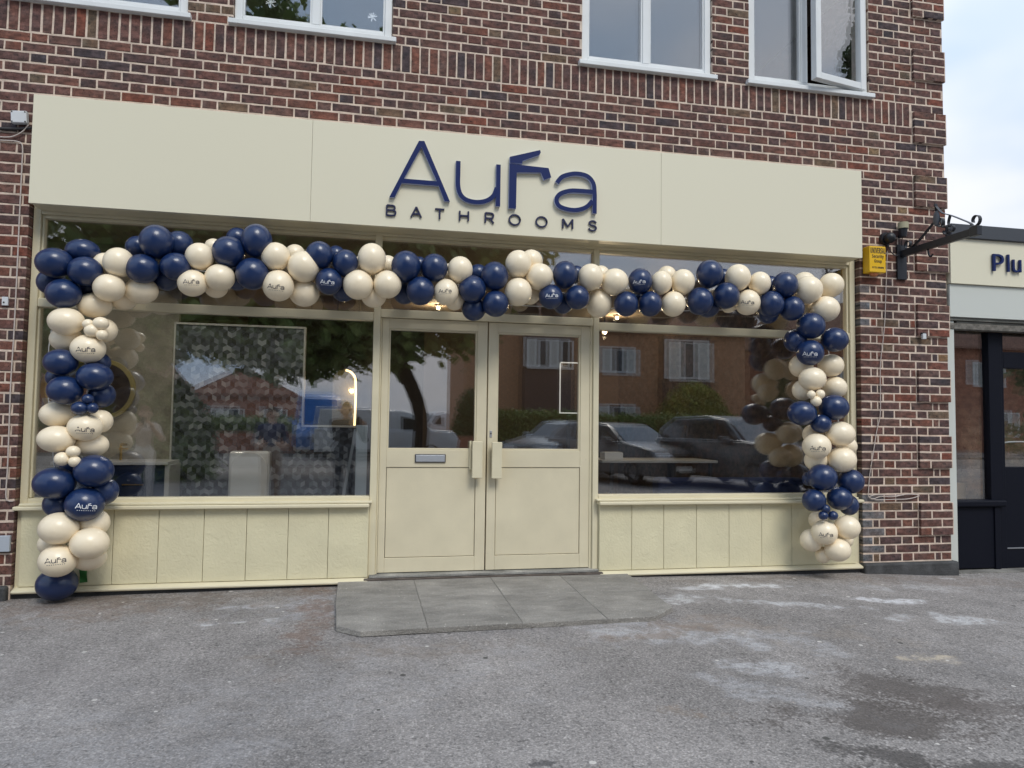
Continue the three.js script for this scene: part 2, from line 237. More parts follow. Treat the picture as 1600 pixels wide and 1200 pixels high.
{
  camera.updateMatrixWorld(); const inv = camera.matrixWorld.clone().invert(), t = Math.tan(THREE.MathUtils.degToRad(55.09 / 2)), r = rng(9), v = new THREE.Vector3();
  const seen = (b) => { v.set((b[0] + b[1]) / 2, (b[2] + b[3]) / 2, b[4]).applyMatrix4(inv); const d = -v.z, x = v.x / d / t / 1.333, y = v.y / d / t; let a = (b[1] - b[0]) * (b[3] - b[2]) / d / d; if (Math.abs(x) > 1 || Math.abs(y) > 1) a = 0; if (b[0] > 0.24 && b[1] < 6.9 && b[3] > 2.8 && b[2] < 3.56) a = 0; return a; };
  const stained = (b) => Math.abs(b[0] - OX1) < 0.001 && (b[2] < 0.68 || (b[2] > 2.1 && b[2] < 2.62 && b[5] === 'h')); // old paint on the jamb bricks
  const list = B.map((b) => { const t = pickTone(r); return [b, seen(b), stained(b) ? 10 : t, Math.floor(r() * 6), r()]; }), order = list.slice().sort((a, b) => b[1] - a[1]), top = new Set(order.slice(0, 300));
  const cache = {}, geoFor = (kind, i) => (cache[kind + i] ||= brickGeo(kind === 's' ? 0.2175 : kind === 'v' ? 0.0647 : 0.1035, kind === 'v' ? 0.2155 : 0.0655, 100 + i * 7 + kind.charCodeAt(0)));
  const rest = [];
  for (const e of list) {
    const [b, , tone, vi, x] = e, w = b[1] - b[0], h = b[3] - b[2], cx = (b[0] + b[1]) / 2, cy = (b[2] + b[3]) / 2;
    if (b[0] > 0.30 && b[1] < 6.85 && b[3] > 2.96 && b[2] < 2.96) { /* behind the sign */ }
    if (b[5] !== 'h' && top.has(e)) {
      const m = part('brick', geoFor(b[5], vi), brickMats[tone], building), W = b[5] === 's' ? 0.2175 : 0.0647, H = b[5] === 'v' ? 0.2155 : 0.0655;
      m.position.set(cx, cy, b[4] + (x - 0.5) * 0.004); m.scale.set(w / W, h / H, 1); m.rotation.z = (x - 0.5) * 0.008;
    } else {
      const g = (top.has(e) ? geoFor(b[5], vi) : geoFor(b[5], vi)).clone(), W = b[5] === 's' ? 0.2175 : b[5] === 'v' ? 0.0647 : 0.1035, H = b[5] === 'v' ? 0.2155 : 0.0655;
      if (top.has(e)) { const m = part('brick', g, brickMats[tone], building); m.position.set(cx, cy, b[4] + (x - 0.5) * 0.004); m.scale.set(w / W, h / H, 1); continue; }
      g.scale(w / W, h / H, 1); g.rotateZ((x - 0.5) * 0.008); g.translate(cx, cy, b[4] + (x - 0.5) * 0.004);
      const c = TONES[tone], n = g.attributes.position.count, col = new Float32Array(n * 3); for (let i = 0; i < n; i++) { col[i * 3] = c[0]; col[i * 3 + 1] = c[1]; col[i * 3 + 2] = c[2]; } g.setAttribute('color', new THREE.BufferAttribute(col, 3)); rest.push(g);
    }
  }
  const m = part('brickwork', mergeGeometries(rest), brickRestMat, building, 'remaining bricks of the facade'); m.userData.kind = 'stuff';
}
{ // proud corner blocks: mortar bed behind them
  const beds = []; for (let n = 0; n < 10; n++) { const yb = SB - CO * (8 * (n - 2) + 2), y0 = yb + 0.006, y1 = yb + 4 * CO - 0.006; if (y1 < 0.1 || y0 > 6.2) continue; beds.push(pbox(7.524, XR + 0.008, y0, y1, -0.001, 0.0228, 0.5)); }
  for (const g of beds) part('quoin_bed', g, mortarMat, building);
  const plR = metre(new RoundedBoxGeometry(0.965, 0.4, 0.09, 2, 0.02), 0.5); plR.translate(7.418, -0.065, 0.0); part('plinth', plR, plinthMat, building);
  const plL = metre(new RoundedBoxGeometry(2.8, 0.4, 0.09, 2, 0.02), 0.5); plL.translate(-1.21, -0.055, 0.0); part('plinth', plL, plinthMat, building);
  part('plinth', pbox(0.2, 6.945, -0.1, 0.1, -0.16, -0.018, 0.5), plinthMat, building, 'dark footing under the shopfront');
}
{ // the rest of the shell, so that daylight enters by the openings only
  const side = mat(lin(0.16, 0.095, 0.085), 0.9, { map: brickMaps[0] });
  part('side_wall', pbox(XR - 0.25, XR - 0.002, -0.1, 6.3, -8, -0.25, 0.5), side, building); part('side_wall', pbox(-2.6, -2.35, -0.1, 6.3, -8, -0.25, 0.5), side, building);
  part('rear_wall', pbox(-2.6, XR - 0.01, -0.1, 6.3, -8.25, -8.001, 0.5), side, building);
  const roof = shapeOf([[0.35, 6.3], [0.35, 6.38], [-4.1, 9.0], [-8.6, 6.38], [-8.6, 6.3]]), g = new THREE.ExtrudeGeometry(roof, { depth: 10.9, bevelEnabled: false }); g.rotateY(-Math.PI / 2); g.scale(-1, 1, 1); g.rotateY(0);
  const rg = new THREE.BufferGeometry(); // ridge along x
  const X0 = -2.9, X1 = XR + 0.25, pts = [[X0, 6.302, 0.35], [X1, 6.302, 0.35], [X1, 9, -4.1], [X0, 9, -4.1], [X0, 6.302, -8.6], [X1, 6.302, -8.6]];
  rg.setAttribute('position', new THREE.Float32BufferAttribute(pts.flat(), 3)); rg.setIndex([0, 1, 2, 0, 2, 3, 3, 2, 5, 3, 5, 4, 1, 5, 2, 0, 3, 4, 0, 4, 1, 1, 4, 5]); const rg2 = rg.toNonIndexed(); rg2.computeVertexNormals();
  part('roof', metre(rg2, 0.5), mat(lin(0.14, 0.075, 0.055), 0.85, { map: brickMaps[1] }), building);
}
const starMat = mat(lin(0.8, 0.84, 0.86), 0.6);
function casement(x0, x1, mul, opens) { // white window: frame, two lights, sill
  const w = new THREE.Group(); w.name = 'window'; building.add(w); const f = 0.058, y0 = WY0 + 0.004, y1 = WY1 - 0.004, zf = -0.025, zb = -0.095, a = x0 + 0.004, b = x1 - 0.004;
  const fr = [rbox(a, a + f, y0, y1, zb, zf, 0.006), rbox(b - f, b, y0, y1, zb, zf, 0.006), rbox(a + f, b - f, y0, y0 + f, zb, zf - 0.002, 0.006), rbox(a + f, b - f, y1 - f, y1, zb, zf - 0.002, 0.006), rbox(mul - 0.032, mul + 0.032, y0 + f, y1 - f, zb, zf - 0.003, 0.006)];
  part('frame', merge(fr), upvc, w);
  part('sill', rbox(x0 - 0.032, x1 + 0.03, WY0 - 0.038, WY0 + 0.002, -0.09, 0.045, 0.006), upvc, w);
  for (const [p, q] of [[a + f, mul - 0.032], [mul + 0.032, b - f]]) {
    if (opens && p > mul) continue;
    part('bead', merge([rbox(p, p + 0.014, y0 + f, y1 - f, zb + 0.01, zf - 0.012, 0.003), rbox(q - 0.014, q, y0 + f, y1 - f, zb + 0.01, zf - 0.012, 0.003), rbox(p + 0.014, q - 0.014, y0 + f, y0 + f + 0.014, zb + 0.01, zf - 0.012, 0.003)]), upvc, w);
    part('pane', paneGeo(p + 0.01, q - 0.01, y0 + f + 0.01, y1 - f - 0.01, -0.055, 0.0), glass, w);
  }
  return w;
}
function paneGeo(x0, x1, y0, y1, z, tilt = 0.004) { // sealed double glazing: two sheets, the inner never quite parallel
  const g1 = new THREE.PlaneGeometry(x1 - x0, y1 - y0), g2 = g1.clone(); g1.translate((x0 + x1) / 2, (y0 + y1) / 2, z); g2.rotateY(tilt); g2.rotateX(tilt * 0.6); g2.translate((x0 + x1) / 2, (y0 + y1) / 2, z - 0.02); return merge([g1, g2]);
}
casement(WINS[0][0], WINS[0][1], 0.62); const w2 = casement(WINS[1][0], WINS[1][1], 2.148); casement(WINS[2][0], WINS[2][1], 4.907); const w4 = casement(WINS[3][0], WINS[3][1], 6.428, true);
{ // the open sash of the right-hand window, hung on its right edge
  const s = new THREE.Group(); s.name = 'open_sash'; w4.add(s); s.position.set(7.012, 0, -0.02); s.rotation.y = 0.2; s.userData.label = 'casement standing ajar';
  const y0 = WY0 + 0.03, y1 = WY1 - 0.03, L = -0.60, f = 0.062;
  part('sash_frame', merge([rbox(L, L + f, y0, y1, -0.02, 0.045, 0.006), rbox(-f, 0, y0, y1, -0.02, 0.045, 0.006), rbox(L + f, -f, y0, y0 + f, -0.02, 0.043, 0.006), rbox(L + f, -f, y1 - f, y1, -0.02, 0.043, 0.006)]), upvc, s);
  part('sash_pane', paneGeo(L + f - 0.005, -f + 0.005, y0 + f - 0.005, y1 - f + 0.005, 0.012), glass, s);
}
for (const [x, y, s] of [[1.80, 4.60, 0.042], [2.585, 4.585, 0.04], [1.93, 4.575, 0.012]]) { // paper snowflakes stuck inside the glass
  const g = []; for (let k = 0; k < 3; k++) { const b = new THREE.BoxGeometry(s * 1.9, s * 0.2, 0.001); b.rotateZ(k * Math.PI / 3 + 0.3); b.translate(x, y, -0.083 - k * 0.0015); g.push(b); const c = new THREE.BoxGeometry(s * 0.75, s * 0.16, 0.001); c.translate(s * 0.55, 0, 0); c.rotateZ(k * Math.PI / 3 + 0.85); c.translate(x, y, -0.088 - k * 0.0015); g.push(c); }
  part('snowflake_sticker', merge(g), starMat, w2);
}
{ // upstairs room
  const wallp = mat(lin(0.42, 0.40, 0.37), 0.9), X0 = -2.35, X1 = XR - 0.25;
  const roomG = merge([pbox(X0, X1, 3.30, 3.55, -7.99, -0.25), pbox(X0, X1, 6.02, 6.2, -7.99, -0.25), pbox(X0, X1, 3.55, 6.02, -4.4, -4.3), pbox(3.35, 3.45, 3.56, 6.01, -4.3, -0.25)]);
  struct('upper_room', roomG, wallp, 'plain room behind the upstairs windows');
}

// ---------------------------------------------------------------- shopfront
const shop = thing('shopfront', 'cream painted wooden shopfront with two large windows either side of double doors', 'shopfront');
const ZF = -0.06, ZG = -0.105;
{
  const P = (n, x0, x1, y0, y1, z0, z1, m = joinery, b = 0.005) => part(n, rbox(x0, x1, y0, y1, z0, z1, b), m, shop);
  P('post', 0.208, 0.258, 0.70, 2.94, -0.15, ZF); P('post', 6.888, 6.941, 0.70, 2.94, -0.15, ZF);
  P('post_moulding', 0.2585, 0.275, 0.745, 2.80, -0.14, ZF - 0.022); P('post_moulding', 6.868, 6.8875, 0.745, 2.80, -0.14, ZF - 0.022);
  P('mullion', 2.652, 2.706, 0.118, 2.80, -0.15, ZF + 0.002); P('mullion', 4.464, 4.512, 0.118, 2.80, -0.15, ZF + 0.002);
  P('head_rail', 0.2585, 6.8875, 2.80, 2.94, -0.15, ZF - 0.002); P('head_moulding', 0.276, 6.867, 2.775, 2.7995, -0.14, ZF - 0.02);
  P('transom', 0.2585, 2.6515, 2.122, 2.186, -0.15, ZF - 0.004); P('transom', 4.5125, 6.8875, 2.118, 2.182, -0.15, ZF - 0.004);
  P('door_head', 2.7065, 4.4635, 2.150, 2.215, -0.15, ZF - 0.004);
  P('door_jamb', 2.7065, 2.720, 0.122, 2.1495, -0.15, -0.082); P('door_jamb', 4.442, 4.4635, 0.122, 2.1495, -0.15, -0.082);
  for (const [a, b] of [[0.2585, 2.6515], [4.5125, 6.8875]]) { P('bottom_rail', a, b, 0.700, 0.742, -0.15, ZF + 0.004); P('sill_moulding', a - 0.03, b + 0.02, 0.694, 0.712, -0.06, 0.005, joinery, 0.006); }
  P('sill', 0.196, 2.6515, 0.664, 0.693, -0.15, 0.026, joinery, 0.009); P('sill', 4.5, 6.95, 0.664, 0.693, -0.15, 0.026, joinery, 0.009);
  const pn = (x0, x1, y0, y1, t) => part('pane', paneGeo(x0, x1, y0, y1, ZG, t), glass, shop);
  pn(0.268, 2.660, 0.735, 2.130, 0.0035); pn(4.505, 6.880, 0.735, 2.125, -0.004); pn(0.268, 2.660, 2.178, 2.785, 0.002); pn(2.70, 4.47, 2.205, 2.785, -0.002); pn(4.505, 6.880, 2.175, 2.785, 0.003);
  // boarded stall risers
  const left = [0.235, 0.535, 0.839, 1.142, 1.454, 1.754, 2.053, 2.348, 2.650], right = [4.514, 4.796, 5.079, 5.374, 5.674, 5.98, 6.268, 6.56, 6.90], r = rng(31);
  for (const L of [left, right]) for (let i = 0; i + 1 < L.length; i++) { const g = rbox(L[i] + 0.0015, L[i + 1] - 0.0015, 0.1275, 0.663, -0.055, -0.028 + (r() - 0.5) * 0.003, 0.003); const uv = g.attributes.uv, o = r() * 5; for (let k = 0; k < uv.count; k++) uv.setXY(k, uv.getX(k) + o, uv.getY(k) + o * 0.7); part('riser_board', g, boardPaint, shop); }
  part('riser_backing', merge([pbox(0.21, 2.651, 0.10, 0.663, -0.14, -0.056), pbox(4.513, 6.94, 0.10, 0.663, -0.14, -0.056)]), joinery, shop);
  for (const [a, b] of [[0.208, 0.2335], [6.9015, 6.94]]) part('end_strip', rbox(a, b, 0.10, 0.66, -0.055, -0.042, 0.002), joinery, shop);
  const plate = (x0, x1) => { const s = shapeOf([[-0.055, 0.127], [-0.02, 0.127], [0.022, 0.104], [0.022, 0.084], [-0.055, 0.084]]), g = extr(s, x1 - x0); g.rotateY(-Math.PI / 2); g.scale(-1, 1, 1); g.rotateY(Math.PI); g.scale(1, 1, -1); g.translate(0, 0, 0); const p = g.attributes.position; let mn = 1e9; for (let i = 0; i < p.count; i++) mn = Math.min(mn, p.getX(i)); g.translate(x0 - mn, 0, 0); return g; };
  for (const [a, b] of [[0.205, 2.655], [4.505, 6.945]]) { const g = rbox(a, b, 0.086, 0.1265, -0.056, 0.02, 0.012); const p = g.attributes.position; for (let i = 0; i < p.count; i++) if (p.getZ(i) > -0.02 && p.getY(i) > 0.11) p.setY(i, p.getY(i) - 0.016); g.computeVertexNormals(); part('base_plate', g, joinery, shop); }
  part('threshold', rbox(2.66, 4.505, 0.121, 0.140, -0.15, -0.01, 0.004), mat(lin(0.62, 0.62, 0.60), 0.6, { map: concreteMap }), shop);
  part('door_step', rbox(2.62, 4.54, 0.03, 0.120, -0.15, 0.012, 0.008, 0.5), mat(lin(0.24, 0.20, 0.18), 0.95, { map: concreteMap, bumpMap: brickBump, bumpScale: 0.008 }), shop, 'crumbling mortar step under the doors');
}
function doorLeaf(x0, x1, gx0, gx1, mirror) {
  const y0 = 0.146, y1 = 2.1455, z0 = -0.132, z1 = -0.088, d = part('door', merge([rbox(x0, gx0, y0, y1, z0, z1, 0.003), rbox(gx1, x1, y0, y1, z0, z1, 0.003), rbox(gx0, gx1, y0, 0.258, z0, z1 - 0.0006, 0.003), rbox(gx0, gx1, 0.966, 1.104, z0, z1 - 0.0006, 0.003), rbox(gx0, gx1, 2.067, y1, z0, z1 - 0.0006, 0.003)]), doorPaint, shop);
  part('panel', rbox(gx0 + 0.004, gx1 - 0.004, 0.262, 0.962, z0 + 0.01, z1 - 0.007, 0.002), doorPaint, d);
  const bead = (a, b, c, e, w, dz) => merge([rbox(a, a + w, c, e, z0, z1 - dz, 0.002), rbox(b - w, b, c, e, z0, z1 - dz, 0.002), rbox(a + w, b - w, c, c + w, z0, z1 - dz - 0.0005, 0.002), rbox(a + w, b - w, e - w, e, z0, z1 - dz - 0.0005, 0.002)]);
  part('glazing_bead', bead(gx0 + 0.0005, gx1 - 0.0005, 1.1045, 2.0665, 0.013, 0.009), doorPaint, d);
  part('pane', paneGeo(gx0 + 0.006, gx1 - 0.006, 1.11, 2.06, -0.108, mirror ? 0.003 : -0.0025), glass, d);
  return d;
}
const dl = doorLeaf(2.7215, 3.569, 2.776, 3.487, false), dr = doorLeaf(3.579, 4.441, 3.652, 4.362, true);
for (const [d, x, y] of [[dl, 3.447, 0.885], [dr, 3.606, 0.880]]) part('handle', merge([rbox(x, x + 0.082, y, y + 0.292, -0.045, -0.008, 0.005), rbox(x + (d === dl ? 0.012 : 0.05), x + (d === dl ? 0.03 : 0.07), y + 0.02, y + 0.272, -0.09, -0.0445, 0.003)]), joinery, d);
part('handle_plate', rbox(3.432, 3.4465, 0.95, 1.178, -0.0875, -0.062, 0.002), joinery, dl);
part('letterbox', merge([rbox(2.998, 3.243, 1.004, 1.071, -0.0885, -0.078, 0.003)]), mat(lin(0.12, 0.125, 0.14), 0.4, { metalness: 0.8 }), dl);
part('letterbox_flap', rbox(3.006, 3.235, 1.011, 1.063, -0.079, -0.073, 0.002), mat(lin(0.62, 0.65, 0.70), 0.42, { metalness: 0.85 }), dl);
part('lock', merge([rbox(3.596, 3.616, 1.208, 1.264, -0.0885, -0.084, 0.003)]), mat(lin(0.5, 0.5, 0.52), 0.4, { metalness: 0.7 }), dr); { const c = new THREE.CylinderGeometry(0.006, 0.006, 0.006, 12); c.rotateX(Math.PI / 2); c.translate(3.606, 1.24, -0.083); part('keyhole', c, sideDark, dr); }

// ---------------------------------------------------------------- fascia sign with raised lettering
const font = await new FontLoader().loadAsync('fonts/droid/droid_sans_regular.typeface.json'), fontB = await new FontLoader().loadAsync('fonts/droid/droid_sans_bold.typeface.json');
const sign = thing('shop_sign', 'long cream fascia sign with raised navy tap logo lettering above the shop windows', 'sign');
for (const [a, b] of [[0.247, 2.1588], [2.1602, 4.9808], [4.9822, 6.878]]) part('sign_panel', rbox(a, b, 2.824, 3.606, 0.1, 0.13, 0.0022), signPaint, sign);
part('sign_box', merge([pbox(0.256, 6.868, 2.832, 3.598, 0.004, 0.099)]), signPaint, sign);
part('soffit', rbox(0.262, 6.862, 2.822, 2.8315, -0.058, 0.098, 0.002), joinery, sign);
const STROKE = 0.0355;
const AURA = [
  { k: 'A', s: (() => { const s = shapeOf([[2.9613, 3.5076], [3.003, 3.5095], [3.2116, 3.046], [3.1695, 3.046], [3.1215, 3.1635], [2.8364, 3.1635], [2.7835, 3.0465], [2.7441, 3.0465]]); s.holes.push(holeOf([[2.9825, 3.4625], [3.106, 3.1997], [2.8525, 3.1997]])); return [s]; })() },
  { k: 'u', s: [ribbon([[3.2717, 3.3746], [3.2717, 3.28], [3.2722, 3.185], [3.2905, 3.1145], [3.3381, 3.0715], [3.4184, 3.058], [3.4987, 3.0745], [3.556, 3.1196], [3.582, 3.185]], STROKE), ribbon([[3.5925, 3.3735], [3.5925, 3.037]], STROKE, false)] },
  { k: 'r', s: [shapeOf([[3.6815, 3.3880], [4.0022, 3.3799], [4.0254, 3.306], [3.9656, 3.2791], [3.9385, 3.336], [3.7415, 3.3215], [3.7390, 3.0285], [3.6800, 3.0285]]), shapeOf([[3.6833, 3.4444], [3.9308, 3.5212], [3.9366, 3.501], [3.9243, 3.4793], [3.7866, 3.4192], [3.7869, 3.3975], [3.684, 3.3945]])] },
  { k: 'a', s: [ribbon([[4.0749, 3.2631], [4.094, 3.294], [4.1321, 3.3265], [4.2278, 3.3531], [4.325, 3.3415], [4.3785, 3.288], [4.391, 3.21], [4.3925, 3.12], [4.3925, 3.0365]], STROKE), ribbon([[4.374, 3.2140], [4.28, 3.2140], [4.1866, 3.2085], [4.1024, 3.1771], [4.0708, 3.1246], [4.1035, 3.071], [4.2164, 3.0518], [4.3154, 3.0806], [4.374, 3.1394]], STROKE)] },
];
for (const { s } of AURA) { const gs = s.map((q, i) => { const g = extr(q, 0.028 + i * 0.0006, 0, 0.133); return g; }); const g = mergeGeometries(gs.map((q) => { const n = q.index ? q.toNonIndexed() : q; return n; })); g.clearGroups(); let at = 0; for (const q of gs) { for (const gr of q.groups) g.addGroup(at + gr.start, gr.count, gr.materialIndex); at += (q.index ? q.index.count : q.attributes.position.count); } const m = new THREE.Mesh(g, [navyLetter, letterEdge]); m.name = 'letter'; m.castShadow = m.receiveShadow = true; sign.add(m); }
const smallNavy = mat(lin(0.010, 0.013, 0.058), 0.4);
const STEM = [[0, 0], [0, 1]], GLYPH = {
  B: [[0.84], [STEM], [[[0, 1], [0.45, 1], [0.66, 0.97], [0.78, 0.86], [0.78, 0.67], [0.66, 0.56], [0.45, 0.53], [0, 0.53]], [[0, 0.53], [0.5, 0.53], [0.74, 0.49], [0.86, 0.37], [0.86, 0.17], [0.74, 0.04], [0.5, 0], [0, 0]]]],
  A: [[1], [[[0, 0], [0.5, 1.04]], [[0.5, 1.04], [1, 0]], [[0.17, 0.33], [0.83, 0.33]]], []], T: [[0.92], [[[0, 1], [0.92, 1]], [[0.46, 1], [0.46, 0]]], []], H: [[0.88], [STEM, [[0.88, 0], [0.88, 1]], [[0, 0.52], [0.88, 0.52]]], []],
  R: [[0.86], [STEM, [[0.42, 0.47], [0.86, -0.03]]], [[[0, 1], [0.45, 1], [0.68, 0.97], [0.81, 0.85], [0.81, 0.62], [0.68, 0.5], [0.45, 0.47], [0, 0.47]]]],
  O: [[1.14], [], [Array.from({ length: 26 }, (_, i) => [0.57 + 0.57 * Math.cos(i / 24 * Math.PI * 2), 0.5 + 0.52 * Math.sin(i / 24 * Math.PI * 2)])]],
  M: [[1.04], [STEM, [[0, 1], [0.52, 0.2]], [[0.52, 0.2], [1.04, 1]], [[1.04, 1], [1.04, 0]]], []],
  S: [[0.84], [], [[[0.8, 0.8], [0.68, 0.95], [0.42, 1.01], [0.14, 0.92], [0.07, 0.74], [0.2, 0.6], [0.45, 0.53], [0.7, 0.45], [0.82, 0.26], [0.7, 0.06], [0.42, -0.01], [0.14, 0.05], [0.02, 0.22]]]],
};
[['B', 2.760], ['A', 2.953], ['T', 3.1355], ['H', 3.327], ['R', 3.5303], ['O', 3.734], ['O', 3.9542], ['M', 4.1722], ['S', 4.3822]].forEach(([c, x], i) => {
  const [[gw], lines, curves] = GLYPH[c], U = 0.0775, at = (l) => l.map(([p, q]) => [x + (p - gw / 2) * U, 2.911 - i * 0.0012 + q * U]), gs = [];
  lines.forEach((l, k) => gs.push(extr(ribbon(at(l), 0.0122, false), 0.013 + k * 0.0004, 0, 0.1315))); curves.forEach((l, k) => gs.push(extr(ribbon(at(l), 0.0122, true, 36), 0.0122 + k * 0.0004, 0, 0.1315))); part('letter', merge(gs), smallNavy, sign);
});

